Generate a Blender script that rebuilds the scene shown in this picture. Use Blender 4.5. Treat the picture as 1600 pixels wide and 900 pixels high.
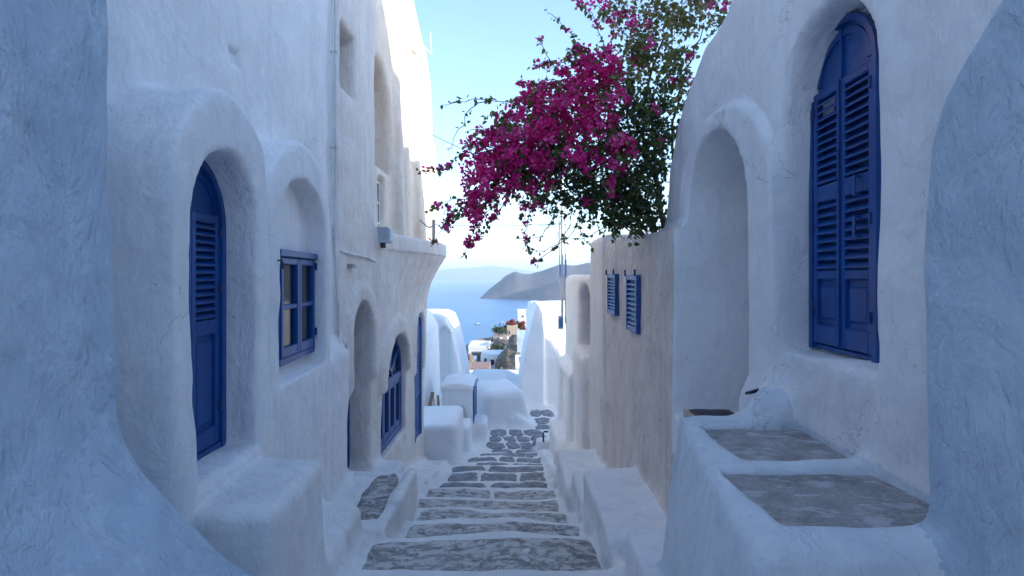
import bpy, math, random
import numpy as np
from mathutils import Vector, Matrix

random.seed(7)
RNG = np.random.default_rng(11)
for _o in list(bpy.data.objects):
    bpy.data.objects.remove(_o)
SC = bpy.context.scene
COL = SC.collection
R = math.radians

# ------------------------------------------------------------------ camera
F = 889.0                      # focal length in photograph pixels (1600 wide)
cam_data = bpy.data.cameras.new('camera')
cam_data.sensor_width = 36.0
cam_data.lens = F / 1600 * 36.0
cam_data.shift_y = -18.0 / 1600
cam_data.clip_start = 0.05
cam_data.clip_end = 60000
cam = bpy.data.objects.new('camera', cam_data)
cam.location = (0, 0, 0)
cam.rotation_euler = (R(90), 0, 0)
COL.objects.link(cam)
SC.camera = cam

# ------------------------------------------------------------------ sky and sun
SUN_EL, SUN_AZ = 16.0, -16.0     # azimuth: degrees from +X towards +Y
world = bpy.data.worlds.new('World')
SC.world = world
world.use_nodes = True
wn = world.node_tree
wn.nodes.clear()
sky = wn.nodes.new('ShaderNodeTexSky')
sky.sky_type = 'NISHITA'
sky.sun_disc = False
sky.sun_elevation = R(SUN_EL)
sky.sun_rotation = R(90 - SUN_AZ)
sky.altitude = 0
sky.air_density = 1.0
sky.dust_density = 0.8
sky.ozone_density = 2.6
bg = wn.nodes.new('ShaderNodeBackground')
bg.inputs['Strength'].default_value = 0.15
wo = wn.nodes.new('ShaderNodeOutputWorld')
wn.links.new(sky.outputs[0], bg.inputs[0])
wn.links.new(bg.outputs[0], wo.inputs[0])
sd = bpy.data.lights.new('sun', 'SUN')
sd.energy = 2.6
sd.angle = R(0.6)
sd.color = (1.0, 0.84, 0.66)
sun = bpy.data.objects.new('sun', sd)
_d = Vector((math.cos(R(SUN_EL)) * math.cos(R(SUN_AZ)), math.cos(R(SUN_EL)) * math.sin(R(SUN_AZ)), math.sin(R(SUN_EL))))
sun.rotation_euler = _d.to_track_quat('Z', 'Y').to_euler()
COL.objects.link(sun)
SC.view_settings.view_transform = 'Standard'
SC.view_settings.look = 'None'
SC.view_settings.gamma = 1
SC.view_settings.exposure = 1.84
SC.cycles.max_bounces = 10
SC.cycles.diffuse_bounces = 6
SC.cycles.volume_bounces = 1

# ------------------------------------------------------------------ materials
MATS = {}
def new_mat(name):
    m = bpy.data.materials.new(name)
    m.use_nodes = True
    nt = m.node_tree
    b = nt.nodes['Principled BSDF']
    MATS[name] = m
    return m, nt, b
def N(nt, kind, **kw):
    n = nt.nodes.new(kind)
    for k, v in kw.items():
        if isinstance(v, (int, float, tuple)) and k in n.inputs:
            n.inputs[k].default_value = v
        else:
            setattr(n, k, v)
    return n
def pos(nt, scale=(1, 1, 1)):
    g = nt.nodes.new('ShaderNodeNewGeometry')
    mp = nt.nodes.new('ShaderNodeMapping')
    mp.inputs['Scale'].default_value = scale
    nt.links.new(g.outputs['Position'], mp.inputs[0])
    return mp.outputs[0]
def noise(nt, scale, detail=4, rough=0.6, sc3=(1, 1, 1), dist=0.0):
    n = nt.nodes.new('ShaderNodeTexNoise')
    n.inputs['Scale'].default_value = scale
    n.inputs['Detail'].default_value = detail
    n.inputs['Roughness'].default_value = rough
    n.inputs['Distortion'].default_value = dist
    nt.links.new(pos(nt, sc3), n.inputs['Vector'])
    return n.outputs['Fac']
def ramp(nt, fac, a, b, c0=(0, 0, 0, 1), c1=(1, 1, 1, 1)):
    r = nt.nodes.new('ShaderNodeValToRGB')
    r.color_ramp.elements[0].position = a
    r.color_ramp.elements[1].position = b
    r.color_ramp.elements[0].color = c0
    r.color_ramp.elements[1].color = c1
    nt.links.new(fac, r.inputs[0])
    return r.outputs[0]
def mix(nt, fac, c0, c1):
    m = nt.nodes.new('ShaderNodeMix')
    m.data_type = 'RGBA'
    if isinstance(fac, float):
        m.inputs['Factor'].default_value = fac
    else:
        nt.links.new(fac, m.inputs['Factor'])
    for i, c in ((6, c0), (7, c1)):
        if isinstance(c, tuple):
            m.inputs[i].default_value = c if len(c) == 4 else c + (1,)
        else:
            nt.links.new(c, m.inputs[i])
    return m.outputs[2]
def mul(nt, a, b):
    m = nt.nodes.new('ShaderNodeMath')
    m.operation = 'MULTIPLY'
    for i, c in ((0, a), (1, b)):
        if isinstance(c, (int, float)):
            m.inputs[i].default_value = c
        else:
            nt.links.new(c, m.inputs[i])
    return m.outputs[0]
def bump(nt, b, hs):
    prev = None
    for h, strength, dist in hs:
        bp = nt.nodes.new('ShaderNodeBump')
        bp.inputs['Strength'].default_value = strength
        bp.inputs['Distance'].default_value = dist
        nt.links.new(h, bp.inputs['Height'])
        if prev is not None:
            nt.links.new(prev, bp.inputs['Normal'])
        prev = bp.outputs[0]
    nt.links.new(prev, b.inputs['Normal'])

def plaster(name, base, dark, stain, amount=0.35, streak=0.25, rough_bump=1.0, spots=0.5):
    """lime-washed plaster: broad mottling, run-down streaks, small chips, trowel relief"""
    m, nt, b = new_mat(name)
    c = mix(nt, mul(nt, ramp(nt, noise(nt, 1.7, 5, 0.65, dist=0.6), 0.35, 0.75), amount), base, dark)
    st = noise(nt, 5.0, 5, 0.7, (1, 1, 0.13))
    c = mix(nt, mul(nt, ramp(nt, st, 0.52, 0.8), streak), c, stain)
    fine = noise(nt, 23, 4, 0.7, dist=0.8)
    c = mix(nt, mul(nt, ramp(nt, fine, 0.58, 0.75), 0.18), c, stain)
    # patches of newer and older wash with hard, flaked edges
    pt = noise(nt, 2.6, 9, 0.72, dist=0.4)
    c = mix(nt, mul(nt, ramp(nt, pt, 0.50, 0.515), 0.30), c, dark)
    pt2 = noise(nt, 5.5, 8, 0.75, (1, 1, 0.7), 1.2)
    c = mix(nt, mul(nt, ramp(nt, pt2, 0.60, 0.615), 0.45), c, (min(1, base[0] * 1.06), min(1, base[1] * 1.06), min(1, base[2] * 1.05)))
    # hairline cracks
    vo = nt.nodes.new('ShaderNodeTexVoronoi'); vo.feature = 'DISTANCE_TO_EDGE'; vo.inputs['Scale'].default_value = 1.6
    wp = nt.nodes.new('ShaderNodeVectorMath'); wp.operation = 'ADD'
    nz = nt.nodes.new('ShaderNodeTexNoise'); nz.inputs['Scale'].default_value = 2.5; nz.inputs['Detail'].default_value = 6
    pz = pos(nt); nt.links.new(pz, nz.inputs['Vector']); nt.links.new(pz, wp.inputs[0]); nt.links.new(nz.outputs['Color'], wp.inputs[1]); nt.links.new(wp.outputs[0], vo.inputs['Vector'])
    ck = mul(nt, ramp(nt, vo.outputs['Distance'], 0.0, 0.006, (1, 1, 1, 1), (0, 0, 0, 1)), ramp(nt, noise(nt, 1.1, 3, 0.6), 0.55, 0.62))
    c = mix(nt, mul(nt, ck, 0.55), c, (stain[0] * 0.5, stain[1] * 0.5, stain[2] * 0.5))
    sp = noise(nt, 31, 2, 0.5, dist=1.5)
    c = mix(nt, mul(nt, ramp(nt, sp, 0.745, 0.78), spots), c, (stain[0] * 0.45, stain[1] * 0.42, stain[2] * 0.4))
    nt.links.new(c, b.inputs['Base Color'])
    b.inputs['Roughness'].default_value = 0.9
    b.inputs['Specular IOR Level'].default_value = 0.2
    bump(nt, b, [(noise(nt, 4.5, 4, 0.6, (1, 1, 0.6), 0.5), 0.5 * rough_bump, 0.06),
                 (mul(nt, noise(nt, 17, 5, 0.65, (1, 1, 0.55), 0.8), ramp(nt, noise(nt, 1.9, 3, 0.6), 0.35, 0.7)), 0.45 * rough_bump, 0.03), (pt, 0.25 * rough_bump, 0.03),
                 (noise(nt, 75, 4, 0.7), 0.35 * rough_bump, 0.006)])
    return m
plaster('whitewash', (0.88, 0.875, 0.875), (0.72, 0.73, 0.76), (0.46, 0.46, 0.48), 0.6, 0.4, 1.2)
plaster('shade_blue_whitewash', (0.60, 0.70, 0.80), (0.38, 0.49, 0.61), (0.34, 0.40, 0.48), 0.9, 0.3, 2.0)  # blue, dim shade of the near walls put into the wash colour
plaster('pink_whitewash', (0.83, 0.77, 0.73), (0.68, 0.60, 0.56), (0.44, 0.39, 0.37), 0.65, 0.55, 1.5)
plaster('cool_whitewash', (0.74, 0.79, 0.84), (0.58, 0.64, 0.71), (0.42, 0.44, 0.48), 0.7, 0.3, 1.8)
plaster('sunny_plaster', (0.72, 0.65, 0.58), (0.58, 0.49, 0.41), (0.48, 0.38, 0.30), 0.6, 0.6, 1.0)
plaster('smooth_whitewash', (0.82, 0.82, 0.82), (0.72, 0.74, 0.77), (0.55, 0.56, 0.58), 0.4, 0.1, 0.6)
plaster('rough_plaster', (0.83, 0.75, 0.69), (0.62, 0.54, 0.49), (0.38, 0.33, 0.30), 0.75, 0.8, 2.2)
plaster('warm_plaster', (0.88, 0.82, 0.76), (0.74, 0.68, 0.62), (0.58, 0.52, 0.48), 0.5, 0.4, 0.9)
plaster('floor_whitewash', (0.86, 0.845, 0.83), (0.64, 0.635, 0.64), (0.34, 0.33, 0.33), 0.6, 0.1, 1.2)

def stone_mat(name, c0, c1, wash, wash_amt):
    m, nt, b = new_mat(name)
    c = mix(nt, ramp(nt, noise(nt, 7, 8, 0.75, dist=0.3), 0.38, 0.62), c0, c1)
    c = mix(nt, mul(nt, ramp(nt, noise(nt, 4, 7, 0.75), 0.52, 0.60), 0.55), c, (c0[0] * 0.62, c0[1] * 0.62, c0[2] * 0.62))
    c = mix(nt, mul(nt, ramp(nt, noise(nt, 55, 3, 0.7), 0.5, 0.75), 0.5), c, (c0[0] * 0.55, c0[1] * 0.55, c0[2] * 0.55))
    c = mix(nt, mul(nt, ramp(nt, noise(nt, 8.5, 9, 0.78, (1, 1.5, 1), dist=0.35), wash_amt, wash_amt + 0.06), 0.85), c, wash)
    nt.links.new(c, b.inputs['Base Color'])
    b.inputs['Roughness'].default_value = 0.85
    b.inputs['Specular IOR Level'].default_value = 0.25
    bump(nt, b, [(noise(nt, 9, 8, 0.75, dist=0.3), 0.8, 0.03), (noise(nt, 70, 4, 0.75), 0.6, 0.008)])
    return m
stone_mat('tread_stone', (0.24, 0.225, 0.22), (0.44, 0.415, 0.40), (0.70, 0.68, 0.67), 0.47)
stone_mat('paving_stone', (0.19, 0.20, 0.225), (0.34, 0.345, 0.365), (0.6, 0.6, 0.62), 0.55)
stone_mat('terrace_screed', (0.35, 0.335, 0.34), (0.50, 0.475, 0.475), (0.62, 0.62, 0.65), 0.52)
stone_mat('rock', (0.10, 0.085, 0.07), (0.24, 0.21, 0.18), (0.38, 0.35, 0.32), 0.6)
stone_mat('worn_step', (0.20, 0.185, 0.18), (0.38, 0.35, 0.34), (0.62, 0.60, 0.61), 0.50)

def paint(name, c, rough=0.42, wear=0.4):
    m, nt, b = new_mat(name)
    d = (c[0] * 0.55 + 0.01, c[1] * 0.6, c[2] * 0.62)
    l = (min(1, c[0] * 1.4 + 0.012), min(1, c[1] * 1.5 + 0.015), min(1, c[2] * 1.25 + 0.02))
    cc = mix(nt, ramp(nt, noise(nt, 7, 5, 0.7, (1, 1, 0.4)), 0.35, 0.7), c, d)
    cc = mix(nt, mul(nt, ramp(nt, noise(nt, 38, 4, 0.75, (1, 1, 0.25)), 0.55, 0.75), wear), cc, l)
    nt.links.new(cc, b.inputs['Base Color'])
    b.inputs['Roughness'].default_value = rough
    bump(nt, b, [(noise(nt, 60, 4, 0.7, (1, 1, 0.15)), 0.25, 0.004)])
    return m
paint('blue_paint', (0.004, 0.080, 0.31))
paint('deep_blue_paint', (0.007, 0.055, 0.21))
paint('pale_blue_paint', (0.10, 0.26, 0.55), 0.5, 0.4)
paint('grey_metal', (0.32, 0.36, 0.42), 0.5)
paint('pale_grey_metal', (0.55, 0.60, 0.68), 0.5)
paint('white_plastic', (0.75, 0.76, 0.78), 0.5, 0.1)
paint('dark_iron', (0.035, 0.035, 0.045), 0.55)
paint('terracotta', (0.36, 0.22, 0.18), 0.8, 0.1)
paint('pink_plaster', (0.46, 0.34, 0.29), 0.9, 0.1)
paint('cream_plaster', (0.62, 0.50, 0.40), 0.9)
paint('black_tar', (0.015, 0.018, 0.035), 0.5)
paint('wood', (0.25, 0.15, 0.09), 0.7)
paint('shade_linen', (0.62, 0.60, 0.55), 0.9, 0.05)

m, nt, b = new_mat('window_glass')
b.inputs['Base Color'].default_value = (0.02, 0.03, 0.05, 1)
b.inputs['Roughness'].default_value = 0.06
b.inputs['Specular IOR Level'].default_value = 0.6
b.inputs['Alpha'].default_value = 0.35
m, nt, b = new_mat('dark_glass')
b.inputs['Base Color'].default_value = (0.02, 0.035, 0.06, 1)
b.inputs['Roughness'].default_value = 0.08
m, nt, b = new_mat('interior_dark')
b.inputs['Base Color'].default_value = (0.03, 0.03, 0.035, 1)
m, nt, b = new_mat('curtain')
c = mix(nt, ramp(nt, noise(nt, 18, 3, 0.5, (0, 1, 0.06)), 0.3, 0.7), (0.50, 0.48, 0.46), (0.75, 0.72, 0.68))
nt.links.new(c, b.inputs['Base Color'])
b.inputs['Roughness'].default_value = 1.0

def leaf_mat(name, cols, trans, sc=9.0):
    m = bpy.data.materials.new(name); m.use_nodes = True; MATS[name] = m
    nt = m.node_tree; b = nt.nodes['Principled BSDF']; out = nt.nodes['Material Output']
    att = nt.nodes.new('ShaderNodeAttribute'); att.attribute_name = 'tone'
    r = nt.nodes.new('ShaderNodeValToRGB')
    el = r.color_ramp.elements
    while len(el) < len(cols):
        el.new(0.5)
    for i, c in enumerate(cols):
        el[i].position = i / (len(cols) - 1)
        el[i].color = c + (1,)
    nt.links.new(att.outputs['Fac'], r.inputs[0])
    nt.links.new(r.outputs[0], b.inputs['Base Color'])
    b.inputs['Roughness'].default_value = 0.5
    tr = nt.nodes.new('ShaderNodeBsdfTranslucent')
    nt.links.new(r.outputs[0], tr.inputs['Color'])
    mx = nt.nodes.new('ShaderNodeMixShader'); mx.inputs[0].default_value = trans
    nt.links.new(b.outputs[0], mx.inputs[1]); nt.links.new(tr.outputs[0], mx.inputs[2])
    nt.links.new(mx.outputs[0], out.inputs[0])
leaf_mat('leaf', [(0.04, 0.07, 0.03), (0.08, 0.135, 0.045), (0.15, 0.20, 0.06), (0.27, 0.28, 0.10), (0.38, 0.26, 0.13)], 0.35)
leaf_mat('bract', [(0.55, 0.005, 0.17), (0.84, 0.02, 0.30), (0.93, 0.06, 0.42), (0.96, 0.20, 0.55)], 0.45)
leaf_mat('far_leaf', [(0.02, 0.04, 0.015), (0.045, 0.08, 0.03), (0.08, 0.11, 0.04)], 0.25)
leaf_mat('red_bloom', [(0.35, 0.02, 0.03), (0.6, 0.08, 0.08)], 0.3)
paint('bark', (0.16, 0.11, 0.08), 0.85)
paint('twig', (0.22, 0.17, 0.11), 0.8)

# ------------------------------------------------------------------ object helpers
BASE = {}
def thing(name, label, cat, loc=(0, 0, 0), group=None):
    o = bpy.data.objects.new(name, None)
    o.empty_display_size = 0.1
    COL.objects.link(o)
    o.location = loc
    o['label'] = label; o['category'] = cat
    if group: o['group'] = group
    BASE[o.name] = Vector(loc)
    return o
def wloc(o):
    v = Vector(o.location)
    while o.parent:
        o = o.parent
        v = v + Vector(o.location)
    return v
def mesh_obj(name, verts, faces, mat, parent=None, smooth=False, loc=None, label=None, cat=None, group=None, kind=None):
    """verts are world coordinates; the object's origin is put at loc (or its centre at the bottom)"""
    v = np.asarray(verts, dtype=np.float64).reshape(-1, 3)
    if loc is None:
        mn, mx = v.min(0), v.max(0)
        loc = ((mn[0] + mx[0]) / 2, (mn[1] + mx[1]) / 2, mn[2])
    me = bpy.data.meshes.new(name)
    me.from_pydata((v - np.array(loc)).tolist(), [], [tuple(int(i) for i in f) for f in faces])
    if smooth:
        me.polygons.foreach_set('use_smooth', [True] * len(me.polygons))
    me.materials.append(MATS[mat])
    o = bpy.data.objects.new(name, me)
    COL.objects.link(o)
    if parent:
        o.parent = parent
        o.location = Vector(loc) - wloc(parent)
    else:
        o.location = loc
    if label: o['label'] = label
    if cat: o['category'] = cat
    if group: o['group'] = group
    if kind: o['kind'] = kind
    return o

class MB:
    """collects boxes, tubes and prisms in world coordinates"""
    def __init__(s): s.v = []; s.f = []
    def add(s, v, f):
        n = len(s.v); s.v += [tuple(p) for p in v]; s.f += [tuple(i + n for i in q) for q in f]; return s
    def hexa(s, p):      # 8 corners: index = sx + 2*sy + 4*sz
        return s.add(p, [(0, 2, 3, 1), (4, 5, 7, 6), (0, 1, 5, 4), (2, 6, 7, 3), (0, 4, 6, 2), (1, 3, 7, 5)])
    def box(s, x0, x1, y0, y1, z0, z1):
        return s.hexa([(x, y, z) for z in (z0, z1) for y in (y0, y1) for x in (x0, x1)])
    def cham(s, fr, s0, s1, t0, t1, z0, z1, c=0.006):
        """box in a wall frame with its outer (t1) edges chamfered"""
        P = fr.W
        a = [P(s0, t0, z0), P(s1, t0, z0), P(s1, t0, z1), P(s0, t0, z1)]
        b_ = [P(s0, t1 - c, z0), P(s1, t1 - c, z0), P(s1, t1 - c, z1), P(s0, t1 - c, z1)]
        d = [P(s0 + c, t1, z0 + c), P(s1 - c, t1, z0 + c), P(s1 - c, t1, z1 - c), P(s0 + c, t1, z1 - c)]
        fs = [(3, 2, 1, 0), (8, 9, 10, 11)]
        for i in range(4):
            j = (i + 1) % 4
            fs += [(i, j, 4 + j, 4 + i), (4 + i, 4 + j, 8 + j, 8 + i)]
        if fr.sg * 1 > 0:
            fs = [tuple(reversed(q)) for q in fs]
        return s.add(a + b_ + d, fs)
    def fbox(s, fr, s0, s1, t0, t1, z0, z1, tilt=0.0):
        p = []
        for z in (z0, z1):
            for t in (t0, t1):
                for q in (s0, s1):
                    p.append(fr.W(q, t, z - (t - t0) * tilt))
        return s.hexa(p)
    def tube(s, pts, r, n=6, r2=None):
        pts = [Vector(p) for p in pts]; m = len(pts); rings = []
        up = Vector((0.13, 0.21, 0.97)).normalized()
        for i, p in enumerate(pts):
            d = (pts[min(i + 1, m - 1)] - pts[max(i - 1, 0)]).normalized()
            a = d.cross(up)
            if a.length < 1e-3: a = d.cross(Vector((1, 0, 0)))
            a.normalize(); b_ = d.cross(a)
            rr = r if r2 is None else r + (r2 - r) * i / max(1, m - 1)
            rings.append([p + a * (rr * math.cos(2 * math.pi * k / n)) + b_ * (rr * math.sin(2 * math.pi * k / n)) for k in range(n)])
        v = [q for rg in rings for q in rg]; f = []
        for i in range(m - 1):
            for k in range(n):
                k2 = (k + 1) % n
                f.append((i * n + k, i * n + k2, (i + 1) * n + k2, (i + 1) * n + k))
        f.append(tuple(range(n))); f.append(tuple((m - 1) * n + k for k in reversed(range(n))))
        return s.add(v, f)
    def lathe(s, c, prof, n=16):
        v = []; f = []
        for r_, z in prof:
            for k in range(n):
                a = 2 * math.pi * k / n
                v.append((c[0] + r_ * math.cos(a), c[1] + r_ * math.sin(a), c[2] + z))
        for i in range(len(prof) - 1):
            for k in range(n):
                k2 = (k + 1) % n
                f.append((i * n + k, i * n + k2, (i + 1) * n + k2, (i + 1) * n + k))
        f.append(tuple(reversed(range(n)))); f.append(tuple((len(prof) - 1) * n + k for k in range(n)))
        return s.add(v, f)
    def build(s, name, mat, parent=None, **kw):
        return mesh_obj(name, s.v, s.f, mat, parent, **kw)

def PX(px, py, Y):
    """point at depth Y on the line of sight through photograph pixel (px, py)"""
    return Vector(((px - 800) * Y / F, Y, (432 - py) * Y / F))

class Frame:
    """wall frame: plane X = x0 + m*Y, t = distance out of the wall towards the alley (sg = direction of +t along X)"""
    def __init__(s, x0, m, sg): s.x0, s.m, s.sg = x0, m, sg
    def st(s, X, Y): return Y, s.sg * (X - s.x0 - s.m * Y)
    def W(s, q, t, z): return (s.x0 + s.m * q + s.sg * t, q, z)
FL0 = Frame(-1.93, 0.044, 1)
FL1 = Frame(-1.28, -0.054, 1)
FL2 = Frame(-1.73, 0.0155, 1)
FC = Frame(-1.85, 0.0, 1)
FR = Frame(1.30, 0.04, -1)
FRB = Frame(1.42 + 0.071 * 3.2, -0.071, -1)
FR1 = Frame(1.165, 0.0, -1)
FR2 = Frame(1.15, 0.0, -1)
FW = Frame(0.0, 0.0, 1)          # world frame: t = X, s = Y

# ------------------------------------------------------------------ signed distance modelling of the plaster masses
def sd_box(fr, s0, s1, t0, t1, z0, z1, r=0.04):
    cs, ct, cz = (s0 + s1) / 2, (t0 + t1) / 2, (z0 + z1) / 2
    hs, ht, hz = abs(s1 - s0) / 2 - r, abs(t1 - t0) / 2 - r, abs(z1 - z0) / 2 - r
    def f(X, Y, Z):
        s, t = fr.st(X, Y)
        a = np.abs(s - cs) - hs; b_ = np.abs(t - ct) - ht; c = np.abs(Z - cz) - hz
        out = np.sqrt(np.maximum(a, 0) ** 2 + np.maximum(b_, 0) ** 2 + np.maximum(c, 0) ** 2)
        return out + np.minimum(np.maximum(a, np.maximum(b_, c)), 0) - r
    return f, fbb(fr, s0, s1, t0, t1, z0, z1)
def fbb(fr, s0, s1, t0, t1, z0, z1):
    p = np.array([fr.W(a, b_, c) for a in (s0, s1) for b_ in (t0, t1) for c in (z0, z1)])
    return p.min(0), p.max(0)
def sd_arch(fr, s0, s1, t0, t1, zb, zs, zt, r=0.03, axis='t'):
    cs, a = (s0 + s1) / 2, (s1 - s0) / 2
    ct, ht = (t0 + t1) / 2, abs(t1 - t0) / 2 - r
    b_ = zt - zs
    a2, b2 = a - r, b_ - r
    zb2 = zb + r
    def f(X, Y, Z):
        s, t = fr.st(X, Y)
        if axis == 's': s, t = t, s
        u = s - cs; w = Z - zs
        q = np.sqrt((u / a2) ** 2 + (w / b2) ** 2) + 1e-6
        g = np.sqrt((u / a2 ** 2) ** 2 + (w / b2 ** 2) ** 2) + 1e-6
        de = q * (q - 1) / g
        db = np.maximum(np.abs(u) - a2, zb2 - Z)
        d2 = np.where(w > 0, de, db)
        e = np.abs(t - ct) - ht
        return np.sqrt(np.maximum(d2, 0) ** 2 + np.maximum(e, 0) ** 2) + np.minimum(np.maximum(d2, e), 0) - r
    if axis == 's':
        return f, fbb(fr, t0, t1, s0, s1, zb, zt)
    return f, fbb(fr, s0, s1, t0, t1, zb, zt)
def sd_poly(fr, pts, t0, t1, r=0.04, axis='t'):
    """polygon in the (s, z) plane extruded along t (or in (t, z) along s)"""
    P = np.array(pts, dtype=np.float64)
    ct, ht = (t0 + t1) / 2, abs(t1 - t0) / 2 - r
    def f(X, Y, Z):
        s, t = fr.st(X, Y)
        if axis == 's': s, t = t, s
        d = np.full(s.shape, 1e9); sg = np.ones(s.shape)
        n = len(P)
        for i in range(n):
            a = P[i]; b_ = P[i - 1]
            e0, e1 = b_[0] - a[0], b_[1] - a[1]
            w0, w1 = s - a[0], Z - a[1]
            h = np.clip((w0 * e0 + w1 * e1) / (e0 * e0 + e1 * e1), 0, 1)
            q0, q1 = w0 - e0 * h, w1 - e1 * h
            d = np.minimum(d, q0 * q0 + q1 * q1)
            c1 = Z >= a[1]; c2 = Z < b_[1]; c3 = e0 * w1 > e1 * w0
            fl = (c1 & c2 & c3) | (~c1 & ~c2 & ~c3)
            sg = np.where(fl, -sg, sg)
        d2 = sg * np.sqrt(d) + r
        e = np.abs(t - ct) - ht
        return np.sqrt(np.maximum(d2, 0) ** 2 + np.maximum(e, 0) ** 2) + np.minimum(np.maximum(d2, e), 0) - r
    a, b_, c, d_ = P[:, 0].min(), P[:, 0].max(), P[:, 1].min(), P[:, 1].max()
    if axis == 's':
        return f, fbb(fr, t0, t1, a, b_, c, d_)
    return f, fbb(fr, a, b_, t0, t1, c, d_)
def sd_ball(c, rx, ry, rz):
    def f(X, Y, Z):
        a, b_, d = (X - c[0]) / rx, (Y - c[1]) / ry, (Z - c[2]) / rz
        q = np.sqrt(a * a + b_ * b_ + d * d) + 1e-6
        g = np.sqrt((a / rx) ** 2 + (b_ / ry) ** 2 + (d / rz) ** 2) + 1e-6
        return q * (q - 1) / g
    return f, (np.array([c[0] - rx, c[1] - ry, c[2] - rz]), np.array([c[0] + rx, c[1] + ry, c[2] + rz]))

def _lat(ix, iy, iz, seed):
    h = (ix.astype(np.int64) * 374761393 + iy.astype(np.int64) * 668265263 + iz.astype(np.int64) * 2147483647 + seed * 974711) & 0x7fffffff
    h = ((h ^ (h >> 13)) * 1274126177) & 0x7fffffff
    h = ((h ^ (h >> 16)) * 461845907) & 0x7fffffff
    return (h & 0xffff) / 32767.5 - 1.0
def vnoise(P, scale, seed=0):
    q = P / scale
    i = np.floor(q); f = q - i
    f = f * f * (3 - 2 * f)
    i = i.astype(np.int64)
    r = 0
    for dx in (0, 1):
        wx = f[:, 0] if dx else 1 - f[:, 0]
        for dy in (0, 1):
            wy = f[:, 1] if dy else 1 - f[:, 1]
            for dz in (0, 1):
                wz = f[:, 2] if dz else 1 - f[:, 2]
                r = r + wx * wy * wz * _lat(i[:, 0] + dx, i[:, 1] + dy, i[:, 2] + dz, seed)
    return r

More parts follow.
